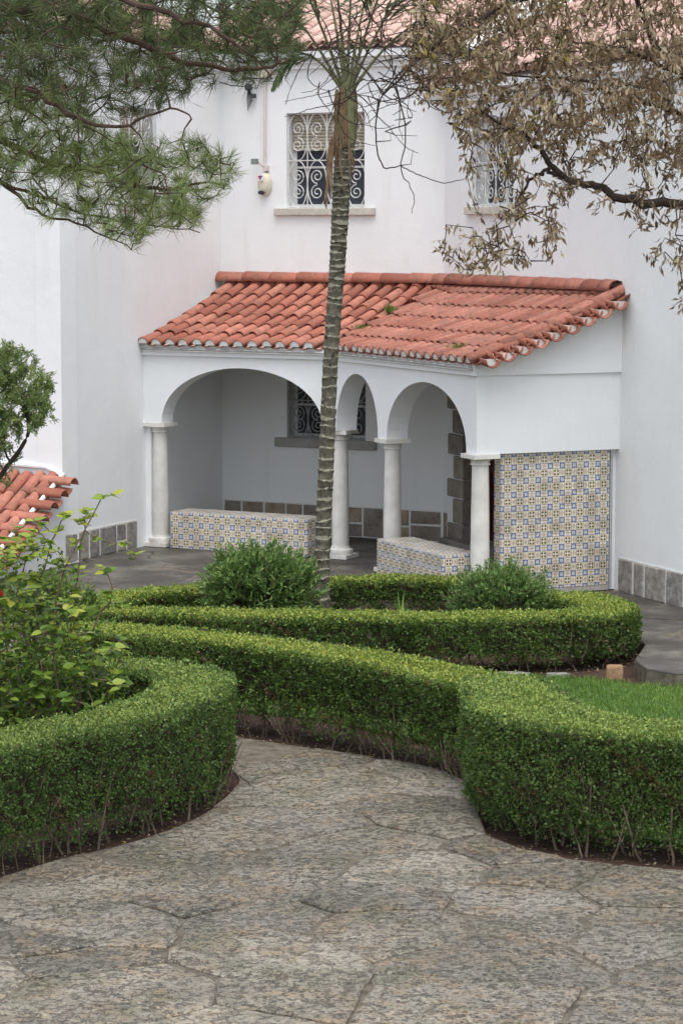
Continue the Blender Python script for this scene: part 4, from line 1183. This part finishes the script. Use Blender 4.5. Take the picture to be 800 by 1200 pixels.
def roof_weed(label, o, n_, L, seed):
    r = np.random.default_rng(seed); c = np.array(o)
    P = c + np.column_stack([r.normal(0, .05, n_), r.normal(0, .05, n_), np.abs(r.normal(0, .02, n_))])
    q = leaves("weed", P, np.column_stack([r.normal(0, .6, (n_, 2)), np.ones(n_)]), r.normal(size=(n_, 3)), L * r.uniform(.6, 1.2, n_), .012, M['grass'], None, kind=None)
    tag(q, label, "weed")
def rp(o, a, n, e, d, D, dz=.06): return tuple(o + a * e + n * d + UP * (roofz(d, D) + dz))
roof_weed("larger green weed tuft growing halfway up the roof valley", rp(C2, u2, n2, -.42, 1.02, dI2), 90, .11, 1)
roof_weed("small weed tuft low in the roof valley next to the palm trunk", rp(C2, u2, n2, -.10, .45, dI2), 50, .08, 2)
roof_weed("mossy green weed patch near the lower right corner of the roof", rp(C2, u2, n2, 3.2, .12, dI2), 60, .06, 3)

# --- orange rock at the lawn edge
rv, rf = [], []
bm_r = random.Random(5)
mb = MB(); c = Vector((2.58, 23.95, GZ - .02)); pr_ = []
ring = [(.085, .075), (-.08, .085), (-.09, -.07), (.075, -.08)]
V = [c + Vector((x, y, 0)) for x, y in ring] + [c + Vector((x * .95 + .01, y * .9, .13 + .02 * bm_r.random())) for x, y in ring]
mb.add(V, [[3, 2, 1, 0], [4, 5, 6, 7], [0, 1, 5, 4], [1, 2, 6, 5], [2, 3, 7, 6], [3, 0, 4, 7]]); rk = mb.build("rock", M['rock']); bv = rk.modifiers.new("bevel", 'BEVEL'); bv.width = .02; bv.segments = 2
tag(rk, "small orange-brown squared rock at the back edge of the lawn", "rock")
rdk = random.Random(9)
for k, (x, y, sz, lb) in enumerate(((1.25, 24.05, .16, "flat grey edging stone, second from the left at the foot of the far hedge"), (1.62, 24.08, .20, "largest flat edging stone at the foot of the far hedge"), (2.05, 24.05, .14, "flat edging stone nearest the orange rock"), (.9, 24.1, .13, "smallest flat edging stone, leftmost at the foot of the far hedge"))):
    mb = MB(); V = []
    for zz, f in ((0, 1), (.05, .85)):
        for a in range(7): an = a * .9; V.append((x + sz * f * math.cos(an) * rdk.uniform(.8, 1.1), y + sz * .5 * f * math.sin(an), GZ - .02 + zz))
    mb.add(V, [list(range(7, 14))] + [[i, (i + 1) % 7, 7 + (i + 1) % 7, 7 + i] for i in range(7)])
    q = mb.build("edging_stone", M['base_stone']); tag(q, lb, "stone", "stones edging the lawn")

# ------------------------------------------------------------------ palm
pc = [(-.20, 26.6, -.16), (-.21, 26.6, .3), (-.19, 26.6, 1.0), (-.15, 26.6, 1.9), (-.11, 26.6, 2.8), (-.045, 26.6, 3.7), (.0, 26.6, 4.5), (.035, 26.6, 4.95)]
palm = thing("palm_tree", (-.2, 26.6, -.15), "slender ringed palm tree rising in front of the arcade", "palm tree")
PC = np.array(smooth_poly(pc, 12, False)); zs_ = PC[:, 2]
def pax(z): return np.array([np.interp(z, zs_, PC[:, 0]), np.interp(z, zs_, PC[:, 1]), z])
mb = MB(); z = -.16; rd = random.Random(13); n = 18; V, F, mi = [], [], []
def ringv(z, r_, tx, ty, rough=.007):
    c = pax(z); return [(c[0] + (r_ + rd.gauss(0, rough * .4)) * math.cos(2 * math.pi * k / n), c[1] + (r_ + rd.gauss(0, rough * .4)) * math.sin(2 * math.pi * k / n), z + r_ * (tx * math.cos(2 * math.pi * k / n) + ty * math.sin(2 * math.pi * k / n)) + rd.gauss(0, rough)) for k in range(n)]
while z < 4.95:
    stp = rd.uniform(.085, .13) if z < 3.3 else rd.uniform(.05, .08)
    rr = np.interp(z, [-.16, .1, .5, 2, 3.5, 4.4, 5], [.115, .094, .084, .078, .080, .090, .105])
    tx, ty = rd.gauss(0, .10), rd.gauss(0, .10)
    for dz, rk_, m_ in ((0, .97, 0), (stp * .5, .985, 0), (stp * .80, 1.04, 0), (stp * .90, 1.065, 1), (stp * .99, 1.0, 1)):
        V += ringv(z + dz, rr * rk_, tx, ty); mi.append(m_)
    z += stp
nr = len(V) // n; F = []; fm = []
for i in range(nr - 1):
    for k in range(n): F.append([i * n + k, i * n + (k + 1) % n, (i + 1) * n + (k + 1) % n, (i + 1) * n + k]); fm.append(mi[i])
obj("trunk", np_mesh("trunk", V, F, None, True, mats=[M['palm_bark'], M['palm_scar']], midx=fm), palm)
mb = MB()
mb.tube([pax(4.85), (.04, 26.6, 5.1), (.05, 26.6, 5.4), (.06, 26.6, 5.75)], [.098, .108, .09, .05], 14); mb.build("crownshaft", M['palm_green'], palm, True)
mb = MB()
for k in range(34):
    a = rd.uniform(0, 2 * math.pi); r0 = .092; zb = rd.uniform(4.95, 5.45); b = Vector((.045 + r0 * math.cos(a), 26.6 + r0 * math.sin(a), zb))
    l = rd.uniform(.15, .55); mb.tube([b + UP * .1, b + Vector((.03 * math.cos(a), .03 * math.sin(a), -l * .4)), b + Vector((rd.gauss(.0, .03) + .02 * math.cos(a), .03 * math.sin(a), -l))], [.02, .012, .004], 5)
for k in range(9):
    b = Vector((-.09, 26.5, 5.05)); l = rd.uniform(.35, .75); mb.tube([b, b + Vector((-.04 + rd.gauss(0, .015), -.03, -l * .5)), b + Vector((-.06 + rd.gauss(0, .03), -.02, -l))], [.022, .014, .005], 5)
mb.build("dry_sheath", M['palm_sheath'], palm)["kind"] = "stuff"
def frond(base, az_, elev, L, droop, seed, nle=46):
    r = np.random.default_rng(seed); b = np.array(base); h = np.array([math.cos(az_), math.sin(az_), 0]); side = np.array([-math.sin(az_), math.cos(az_), 0])
    ts = np.linspace(0, 1, 16); pts = [b + h * (L * t * math.cos(elev) * (1 - .15 * t)) + np.array([0, 0, L * (t * math.sin(elev) - droop * t ** 2.3)]) for t in ts]
    mb = MB(); mb.tube(pts, list(np.interp(ts, [0, .3, 1], [.022, .013, .003])), 5); st = mb.build("frond", M['palm_green'], palm, True)
    pts = np.array(pts); P, A_, N_, Ln = [], [], [], []
    for t in np.linspace(.30, .99, nle):
        p = np.array([np.interp(t, ts, pts[:, i]) for i in range(3)]); q = np.array([np.interp(min(1, t + .05), ts, pts[:, i]) for i in range(3)]); tan = (q - p) if t < .95 else tan
        tan = tan / (np.linalg.norm(tan) + 1e-9)
        for sg in (-1, 1):
            P.append(p); A_.append(side * sg * .8 + tan * .75 + np.array([0, 0, -.35 + r.normal(0, .15)])); N_.append(np.array([0, 0, 1.]) + r.normal(0, .2, 3)); Ln.append(L * .26 * math.sin(math.pi * min(1, .15 + .85 * t)) ** .6 * r.uniform(.85, 1.1))
    Ln = np.array(Ln); leaves("leaflets", np.array(P), np.array(A_), np.array(N_), Ln, .034, M['palm_leaf'], st, fold=.3)
for k, (a, e, L, dr) in enumerate(((200, 70, 3.0, .50), (172, 62, 2.7, .60), (250, 76, 3.0, .45), (330, 72, 3.0, .5), (15, 66, 2.9, .55), (60, 72, 3.0, .5), (120, 74, 3.0, .5), (285, 82, 2.8, .3), (350, 55, 2.5, .62), (186, 58, 1.7, .80))):
    frond((.055, 26.6, 5.45), R(a), R(e), L, dr, 40 + k)

# ------------------------------------------------------------------ branching helper: twigs reach from a set of limbs to anchor points
class Tree:
    def __init__(s, seed):
        s.nodes = []; s.tubes = MB(); s.rd = random.Random(seed)
    def limb(s, pts, r0, r1, n=8, sub=5, jit_=.008):
        P = [Vector(p) for p in smooth_poly(pts, sub, False)]
        P = [p + Vector((s.rd.gauss(0, jit_), s.rd.gauss(0, jit_), s.rd.gauss(0, jit_))) for p in P]
        rad = [r0 + (r1 - r0) * i / (len(P) - 1) for i in range(len(P))]
        s.tubes.tube(P, rad, n); s.nodes += [tuple(p) for p in P]
    def reach(s, anchors, r=.006, sag=.05, step=.14, wig=.02, maxd=9, arc=0.0):
        A_ = [Vector(a) for a in anchors]; base = np.array(s.nodes)
        dist = [np.min(np.linalg.norm(base - np.array(a), axis=1)) for a in A_]
        out = []
        nodes = list(s.nodes)
        arr = np.array(nodes)
        for i in np.argsort(dist):
            a = A_[i]; dd = np.linalg.norm(arr - np.array(a), axis=1) ; j = int(np.argmin(dd)); b = Vector(arr[j]); d = dd[j]
            m = max(2, int(d / step) + 1); pts = []
            off = Vector((s.rd.gauss(0, 1), s.rd.gauss(0, 1), s.rd.gauss(0, 1))) * (wig * min(1, d * 3))
            for k in range(m + 1):
                t = k / m; p = b.lerp(a, t) + off * math.sin(math.pi * t) + Vector((s.rd.gauss(0, wig * .2), s.rd.gauss(0, wig * .2), 0)) * (1 if 0 < k < m else 0)
                p.z += arc * d * math.sin(math.pi * t)
                pts.append(p)
            rr = min(.014, r * (1 + d * 1.6)); s.tubes.tube(pts, [rr + (r * .45 - rr) * k / m for k in range(m + 1)], 4, caps=False)
            arr = np.vstack([arr, np.array([tuple(p) for p in pts[1:]])])
            out.append((pts[-1], (pts[-1] - pts[-2]).normalized()))
        return out
def scatter(poly, n, y0, y1, seed, zbias=None):
    rd = random.Random(seed); xs = [p[0] for p in poly]; zs = [p[1] for p in poly]; out = []
    while len(out) < n:
        x, z = rd.uniform(min(xs), max(xs)), rd.uniform(min(zs), max(zs))
        if inside((x, z), poly): out.append((x, rd.uniform(y0, y1), z))
    return out

# ------------------------------------------------------------------ pine at the left, its trunk out of the picture
pine = thing("pine_tree", (-4.2, 14.2, -.15), "pine tree reaching its needled branches in from the upper left", "pine tree")
T = Tree(5)
mb = MB(); mb.tube([(-4.2, 14.2, -.2), (-4.15, 14.2, 1.5), (-4.0, 14.15, 3.2), (-3.9, 14.1, 4.8), (-3.95, 14.1, 6.4), (-4.0, 14.1, 8.0)], [.24, .20, .18, .16, .13, .06], 12); mb.build("trunk", M['pine_bark'], pine, True)
T.limb([(-3.92, 14.1, 5.2), (-3.0, 14.0, 5.5), (-2.2, 14.0, 5.51), (-1.84, 14.0, 5.3), (-1.61, 14.0, 5.27), (-1.4, 14.0, 5.24), (-1.15, 14.0, 5.13), (-.78, 14.0, 4.99), (-.46, 14.0, 4.97), (-.3, 14.0, 5.02)], .045, .006)
T.limb([(-2.2, 14.0, 5.45), (-2.06, 13.6, 5.03), (-1.7, 13.6, 4.86), (-1.44, 13.6, 4.72), (-1.17, 13.6, 4.64), (-.94, 13.6, 4.73), (-.78, 13.6, 4.70)], .020, .004)
T.limb([(-3.96, 14.1, 4.2), (-3.0, 14.3, 4.75), (-2.18, 14.4, 4.76), (-1.9, 14.4, 4.6), (-1.62, 14.4, 4.48), (-1.33, 14.4, 4.41), (-1.05, 14.4, 4.33), (-.79, 14.4, 4.36), (-.66, 14.4, 4.48)], .030, .004)
T.limb([(-2.6, 14.3, 4.78), (-2.16, 14.2, 4.61), (-1.83, 14.2, 4.33), (-1.65, 14.2, 4.19), (-1.41, 14.2, 4.12), (-1.15, 14.2, 4.0)], .016, .003)
T.limb([(-3.9, 14.1, 5.9), (-2.9, 13.6, 6.0), (-2.1, 13.4, 5.62), (-1.49, 13.4, 5.41), (-.97, 13.4, 5.24), (-.62, 13.4, 5.11), (-.35, 13.4, 4.87)], .040, .004)
T.limb([(-2.4, 14.5, 4.74), (-2.12, 14.6, 4.48), (-1.79, 14.6, 4.32), (-1.5, 14.6, 4.22), (-1.21, 14.6, 4.14), (-.8, 14.6, 4.1)], .014, .003)
T.limb([(-3.9, 14.1, 5.6), (-2.8, 14.6, 5.9), (-1.9, 15.0, 5.75), (-1.1, 15.1, 5.5), (-.5, 15.0, 5.3)], .035, .004)
polyA = [(-2.2, 5.9), (-.2, 5.7), (-.22, 5.08), (-.46, 4.97), (-.74, 4.93), (-.95, 4.84), (-1.2, 4.76), (-1.43, 4.72), (-1.84, 4.86), (-2.2, 4.92)]
polyB = [(-2.2, 4.97), (-1.57, 4.82), (-1.25, 4.62), (-.80, 4.60), (-.58, 4.52), (-.62, 4.36), (-.80, 4.22), (-.75, 4.13), (-1.07, 4.10), (-1.11, 4.01), (-1.44, 4.15), (-1.67, 4.19), (-1.85, 4.37), (-2.2, 4.45)]
def needles(tips, n_per, L, mat, parent, seed, name="needles", spread=.75, bright=0.):
    r = np.random.default_rng(seed); P, A_, N_, Ln, rn = [], [], [], [], []
    for p, d in tips:
        p, d = np.array(p), np.array(d); d = d * .7 + np.array([0, 0, .25]) + r.normal(0, .25, 3); d /= np.linalg.norm(d) + 1e-9
        m = int(n_per * r.uniform(.7, 1.3)); t = r.random(m)
        P.append(p - d * (t[:, None] * .07)); a = d * (1.1 - .5 * t[:, None]) + r.normal(0, spread * .6, (m, 3)); A_.append(a); N_.append(r.normal(size=(m, 3))); Ln.append(L * r.uniform(.6, 1.1, m))
        rn.append(np.clip(r.random(m) * .6 + r.uniform(0, .4) + bright, 0, 1))
    return leaves(name, np.vstack(P), np.vstack(A_), np.vstack(N_), np.concatenate(Ln), .0031, mat, parent, np.concatenate(rn), fold=.1)
tipsA = T.reach(scatter(polyA, 1500, 13.2, 15.6, 1) + scatter([(-5.2, 8.4), (-1.0, 7.6), (.2, 6.4), (-.3, 5.8), (-2.2, 5.9), (-2.4, 4.6), (-5.2, 4.4)], 700, 12.2, 16.2, 71), .0050, wig=.06, arc=.06)  # second scatter: unseen outer crown, added to shade the hedges
tipsB = T.reach(scatter(polyB, 620, 13.7, 14.9, 2), .0044, wig=.06, arc=-.05)
T.tubes.build("branches", M['pine_bark'], pine)["kind"] = "stuff"
needles(tipsA, 46, .115, M['pine_shaded'], pine, 3)
needles(tipsB, 40, .105, M['pine_lit'], pine, 4)

# ------------------------------------------------------------------ tree with dry leaves at the right
dead = thing("dry_tree", (2.75, 13.3, -.15), "tree with dry brown leaves overhanging from the upper right", "tree")
T = Tree(8)
mb = MB(); mb.tube([(2.75, 13.3, -.2), (2.7, 13.3, 1.2), (2.55, 13.3, 2.6), (2.4, 13.25, 3.9), (2.3, 13.3, 4.6), (2.2, 13.2, 5.6), (2.1, 13.2, 6.4)], [.20, .17, .15, .12, .09, .06, .03], 12); mb.build("trunk", M['dead_bark'], dead, True)
T.limb([(2.42, 13.2, 3.7), (2.07, 13.0, 4.08), (1.72, 13.0, 4.22), (1.46, 13.0, 4.25), (1.29, 13.0, 4.32), (1.12, 13.0, 4.37), (1.01, 13.0, 4.48), (.94, 13.0, 4.57), (.86, 13.0, 4.61), (.69, 13.0, 4.70)], .031, .006)
T.limb([(1.12, 13.0, 4.37), (1.05, 13.0, 4.39), (.99, 13.0, 4.38), (.91, 13.0, 4.29), (.84, 13.0, 4.19)], .013, .005)
T.limb([(2.3, 13.3, 4.5), (2.11, 13.3, 4.62), (1.75, 13.3, 4.9), (1.63, 13.3, 5.01), (1.55, 13.3, 5.16), (1.48, 13.3, 5.40)], .036, .010)
T.limb([(1.72, 13.2, 4.91), (1.6, 13.1, 4.93), (1.46, 13.1, 5.0), (1.29, 13.1, 5.03), (1.03, 13.1, 5.08)], .014, .004)
T.limb([(2.3, 13.3, 4.45), (2.14, 13.5, 4.59), (1.78, 13.5, 4.7), (1.6, 13.5, 4.76), (1.33, 13.5, 4.85), (1.07, 13.5, 4.89), (.76, 13.5, 4.92)], .018, .004)
T.limb([(2.2, 13.2, 5.5), (2.01, 12.8, 5.48), (1.26, 12.8, 5.35), (.67, 12.8, 5.14), (.42, 12.8, 4.98), (.21, 12.8, 4.77)], .026, .004)
polyD = [(.30, 5.45), (1.95, 5.45), (1.95, 3.58), (1.76, 3.60), (1.66, 3.90), (1.60, 4.06), (1.50, 4.15), (1.29, 4.15), (1.07, 3.99), (1.02, 3.90), (.86, 3.93), (.69, 3.84), (.52, 3.95), (.50, 4.10), (.70, 4.23), (.66, 4.42), (.50, 4.66), (.32, 4.85)]
polyD2 = [(.30, 5.45), (1.95, 5.45), (1.95, 4.35), (1.4, 4.45), (.95, 4.5), (.66, 4.55), (.50, 4.72), (.32, 4.90)]
anch = scatter(polyD, 600, 12.3, 13.9, 3) + scatter(polyD2, 980, 12.3, 13.9, 5) + scatter([(.2, 7.2), (4.2, 7.2), (4.4, 4.3), (2.05, 4.1), (2.0, 5.5), (.3, 5.6)], 900, 11.8, 14.8, 72)  # last scatter: crown out of view, added to block sky light from the right
tips = T.reach(anch, .0030, wig=.05, arc=.10)
# bare hanging twigs, mostly towards the palm
bare_poly = [(-.12, 5.2), (.45, 5.3), (.5, 4.7), (.40, 4.45), (.25, 4.40), (.16, 4.62), (-.10, 4.80)]
T.limb([(.42, 12.8, 4.98), (.21, 12.85, 4.78), (.17, 12.9, 4.57), (.21, 13.0, 4.42), (.30, 13.0, 4.42), (.39, 13.0, 4.38), (.52, 13.0, 4.34), (.62, 13.0, 4.36)], .0045, .002, 5, 6, .003)
T.limb([(.25, 12.85, 4.83), (.32, 12.85, 4.62), (.30, 12.9, 4.40), (.36, 12.9, 4.28), (.35, 12.9, 4.18)], .004, .0016, 5, 6, .003)
T.limb([(.21, 12.8, 4.77), (.05, 12.8, 4.95), (-.10, 12.8, 5.0), (-.2, 12.8, 4.90), (-.28, 12.8, 4.72)], .0045, .0018, 5, 6, .003)
T.reach(scatter(bare_poly, 45, 12.5, 13.2, 6), .0026, wig=.09, arc=-.12, step=.05)
rc = random.Random(44)
for k in range(70):
    x0, z0_ = rc.uniform(-.12, .60), rc.uniform(4.75, 5.25); y0_ = rc.uniform(12.6, 13.2); pts = [(x0, y0_, z0_)]; an = rc.uniform(-2.4, -.7); turn = rc.uniform(-.55, .55)
    for q in range(rc.randrange(4, 9)):
        an += turn + rc.gauss(0, .35); an = max(-2.9, min(.3, an)); l = rc.uniform(.045, .08)
        x0 += l * math.cos(an); z0_ += l * math.sin(an) * .8; y0_ += rc.gauss(0, .02); pts.append((x0, y0_, z0_))
    T.limb(pts, rc.uniform(.0026, .0042), .0014, 4, 5, .0012)
T.tubes.build("branches", M['dead_bark'], dead)["kind"] = "stuff"
r = np.random.default_rng(77); P, A_, N_, Ln, rn = [], [], [], [], []
for p, d in tips:
    p = np.array(p); d = np.array(d); m = r.integers(7, 14); t = r.random(m); tone = r.uniform(.08, .6)
    hang = d * .35 + np.array([0, 0, -.75]) + r.normal(0, .25, 3)
    P.append(p - d * (t[:, None] * .11) + r.normal(0, .012, (m, 3))); A_.append(hang + r.normal(0, .5, (m, 3))); N_.append(r.normal(size=(m, 3))); Ln.append(r.uniform(.028, .064, m))
    rn.append(np.clip(tone + r.random(m) * .45, 0, .93) if r.random() > .06 or p[0] > 1.1 else np.clip(.95 + .05 * r.random(m), 0, 1))
Ln = np.concatenate(Ln); leaves("foliage", np.vstack(P), np.vstack(A_), np.vstack(N_), Ln, Ln * .30, M['dead'], dead, np.concatenate(rn), fold=.35)

# ------------------------------------------------------------------ feathery conifer at the left
con = thing("conifer_shrub", (-3.75, 24.1, -.15), "small feathery conifer with a bent trunk in front of the left porch", "conifer")
T = Tree(3)
mb = MB(); mb.tube(smooth_poly([(-3.75, 24.1, -.2), (-3.7, 24.1, .6), (-3.5, 24.05, 1.3), (-3.22, 24.0, 1.78), (-3.0, 24.0, 2.08), (-2.93, 24.0, 2.27), (-2.98, 24.0, 2.5)], 4, False), list(np.linspace(.035, .012, 25)), 7); mb.build("trunk", M['dead_bark'], con, True)
T.limb([(-2.94, 24.0, 2.25), (-3.0, 24.0, 2.5), (-3.1, 24.0, 2.75), (-3.15, 24.0, 2.95)], .011, .004)
T.limb([(-3.1, 24.0, 1.95), (-3.3, 24.0, 2.3), (-3.45, 24.0, 2.6)], .011, .004)
polyC = [(-3.75, 2.95), (-3.3, 3.10), (-3.12, 3.02), (-2.95, 2.98), (-2.85, 2.86), (-2.74, 2.74), (-2.70, 2.52), (-2.76, 2.30), (-2.90, 2.22), (-3.02, 2.32), (-3.1, 2.12), (-3.2, 2.0), (-3.5, 1.95), (-3.75, 2.2)]
tips = T.reach(scatter(polyC, 620, 23.6, 24.45, 8), .004, wig=.04) + T.reach(scatter([(-3.4, 2.2), (-3.0, 2.2), (-3.05, 1.85), (-3.3, 1.7), (-3.5, 1.8)], 40, 23.7, 24.3, 9), .003, wig=.04)
T.tubes.build("branches", M['dead_bark'], con)["kind"] = "stuff"
r = np.random.default_rng(5); P, A_, N_, Ln, rn = [], [], [], [], []
for p, d in tips:
    p = np.array(p); m = 44; dd = np.array(d) * .5 + np.array([0, 0, .5]) + r.normal(0, .3, 3); dd /= np.linalg.norm(dd); t = r.random(m); tone = r.uniform(0, .5)
    P.append(p - dd * (t[:, None] * .12) + r.normal(0, .012, (m, 3))); A_.append(dd + r.normal(0, .5, (m, 3))); N_.append(r.normal(size=(m, 3))); Ln.append(r.uniform(.03, .06, m)); rn.append(np.clip(tone + .5 * r.random(m), 0, 1))
leaves("foliage", np.vstack(P), np.vstack(A_), np.vstack(N_), np.concatenate(Ln), .011, M['conifer'], con, np.concatenate(rn))

# ------------------------------------------------------------------ hibiscus in the front-left bed
hib = thing("hibiscus_bush", (-2.05, 18.95, -.15), "tall leggy hibiscus bush with fresh yellow-green leaves at the left", "bush")
T = Tree(17)
for pts in ([(-2.0, 18.95, -.15), (-1.97, 18.95, .4), (-1.95, 18.95, .75), (-1.85, 18.95, 1.15), (-1.7, 18.9, 1.38)],
            [(-2.0, 18.95, -.15), (-2.0, 19.0, .5), (-2.03, 19.0, 1.0), (-1.98, 19.0, 1.5), (-1.9, 19.0, 1.95)],
            [(-2.02, 18.95, -.15), (-2.1, 18.9, .5), (-2.15, 18.9, 1.1), (-2.05, 18.9, 1.6), (-1.78, 18.9, 2.12)],
            [(-2.06, 18.95, -.15), (-2.2, 19.0, .6), (-2.3, 19.0, 1.2), (-2.2, 19.0, 1.7), (-2.06, 19.0, 1.98)],
            [(-2.06, 18.95, -.15), (-2.3, 18.9, .5), (-2.5, 18.9, 1.0), (-2.55, 18.9, 1.6)],
            [(-2.06, 19.0, -.15), (-2.2, 19.1, .5), (-2.35, 19.2, .9), (-2.45, 19.2, 1.4), (-2.3, 19.2, 1.75)],
            [(-2.0, 18.95, -.15), (-1.85, 18.95, .45), (-1.70, 18.9, .8), (-1.62, 18.9, 1.05)]):
    T.limb(pts, .013, .0045, 6, 4)
polyH = [(-2.75, 1.75), (-2.45, 1.85), (-2.25, 1.9), (-2.1, 1.75), (-1.95, 1.55), (-1.9, 1.35), (-1.78, 1.15), (-1.62, .95), (-1.60, .72), (-1.75, .55), (-2.0, .5), (-2.3, .45), (-2.75, .45)]
anch = scatter(polyH, 290, 18.5, 19.35, 4)
spec = [(-1.69, 18.9, 2.15), (-1.88, 19.0, 2.03), (-1.93, 19.0, 1.96), (-2.04, 19.0, 2.0), (-1.60, 18.9, 1.80), (-1.51, 18.9, 1.63), (-1.70, 18.9, 1.44), (-2.17, 19.0, 1.86), (-1.80, 19.0, 1.80), (-1.95, 19.0, 1.72), (-2.3, 19.0, 1.95), (-1.78, 18.9, 1.62), (-1.62, 18.9, 1.30), (-2.45, 19, 1.85), (-2.1, 18.9, 1.7)]
stips = T.reach(spec, .0040, wig=.03); tips = T.reach(anch, .0035, wig=.03)
T.tubes.build("branches", M['twig'], hib)["kind"] = "stuff"
# toothed ovate leaf, shared by all
lv = [(0, 0, 0)]; ln_ = 9
prof = [(.06, .22), (.16, .40), (.32, .50), (.5, .47), (.66, .36), (.82, .20), (.93, .09)]
V = [(0, 0, 0)]
for y, x in prof: V += [(-x * .62, y, .10 * x - .10 * y * y), (0, y, -.10 * y * y), (x * .62, y, .10 * x - .10 * y * y)]
V.append((0, 1, -.12)); F = [[0, 2, 1], [0, 3, 2]]
for i in range(len(prof) - 1):
    b = 1 + 3 * i; F += [[b, b + 1, b + 4, b + 3], [b + 1, b + 2, b + 5, b + 4]]
b = 1 + 3 * (len(prof) - 1); F += [[b, b + 1, len(V) - 1], [b + 1, b + 2, len(V) - 1]]
leaf_mes = []
for k in range(8):
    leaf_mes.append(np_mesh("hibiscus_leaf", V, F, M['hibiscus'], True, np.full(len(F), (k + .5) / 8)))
rd = random.Random(6); cnt = 0; extra = []
order = [(p, d, 8) for p, d in stips] + [(*tips[i], 0) for i in np.random.default_rng(1).permutation(len(tips))]
for p, d, many in order:
    for k in range(many or rd.randrange(3, 6)):
        an = rd.uniform(0, 2 * math.pi); ax = Vector((math.cos(an), math.sin(an), rd.uniform(-.25, .55))).normalized()
        nrm = Vector((rd.gauss(0, .35), rd.gauss(0, .35) - .25, 1)); x = ax.cross(nrm).normalized(); s = rd.uniform(.06, .11)
        m = frame(Vector(p) - Vector(d) * rd.uniform(0, .09), x, ax) @ Matrix.Diagonal((s, s, s, 1))
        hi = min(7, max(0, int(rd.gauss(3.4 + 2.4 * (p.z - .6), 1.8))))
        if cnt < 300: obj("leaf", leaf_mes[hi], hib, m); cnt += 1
        else: extra.append((m, hi))
if extra:
    Va = np.array(V); Vs, Fs, rn = [], [], []; b = 0
    for m, hi in extra:
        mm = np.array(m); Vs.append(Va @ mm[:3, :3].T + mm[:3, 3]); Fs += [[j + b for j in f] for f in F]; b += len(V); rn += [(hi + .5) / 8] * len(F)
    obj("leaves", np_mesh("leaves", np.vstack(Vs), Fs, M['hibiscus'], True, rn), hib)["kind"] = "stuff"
# small inner leaves
r = np.random.default_rng(15); n = 2600
cx = np.array(scatter(polyH, n, 18.6, 19.4, 12)); cx[:, 2] = .1 + (cx[:, 2] - .1) * r.uniform(.45, 1, n)
leaves("small_leaves", cx, r.normal(size=(n, 3)) + np.array([0, 0, .2]), r.normal(0, .5, (n, 3)) + np.array([0, -.2, 1]), r.uniform(.03, .055, n), .028, M['hibiscus'], hib, np.clip(r.random(n) * .75, 0, 1))
# a red flower
mb = MB()
c = Vector((-2.56, 18.85, 1.42))
for k in range(5):
    a = 2 * math.pi * k / 5; ax = Vector((math.cos(a) * .8, -.5, math.sin(a) * .8)); x = ax.cross(Vector((0, -1, 0))).normalized()
    mb.add([c, c + ax * .04 + x * .03, c + ax * .075, c + ax * .04 - x * .03], [[0, 1, 2, 3]])
mb.build("flower", M['flower'], hib)
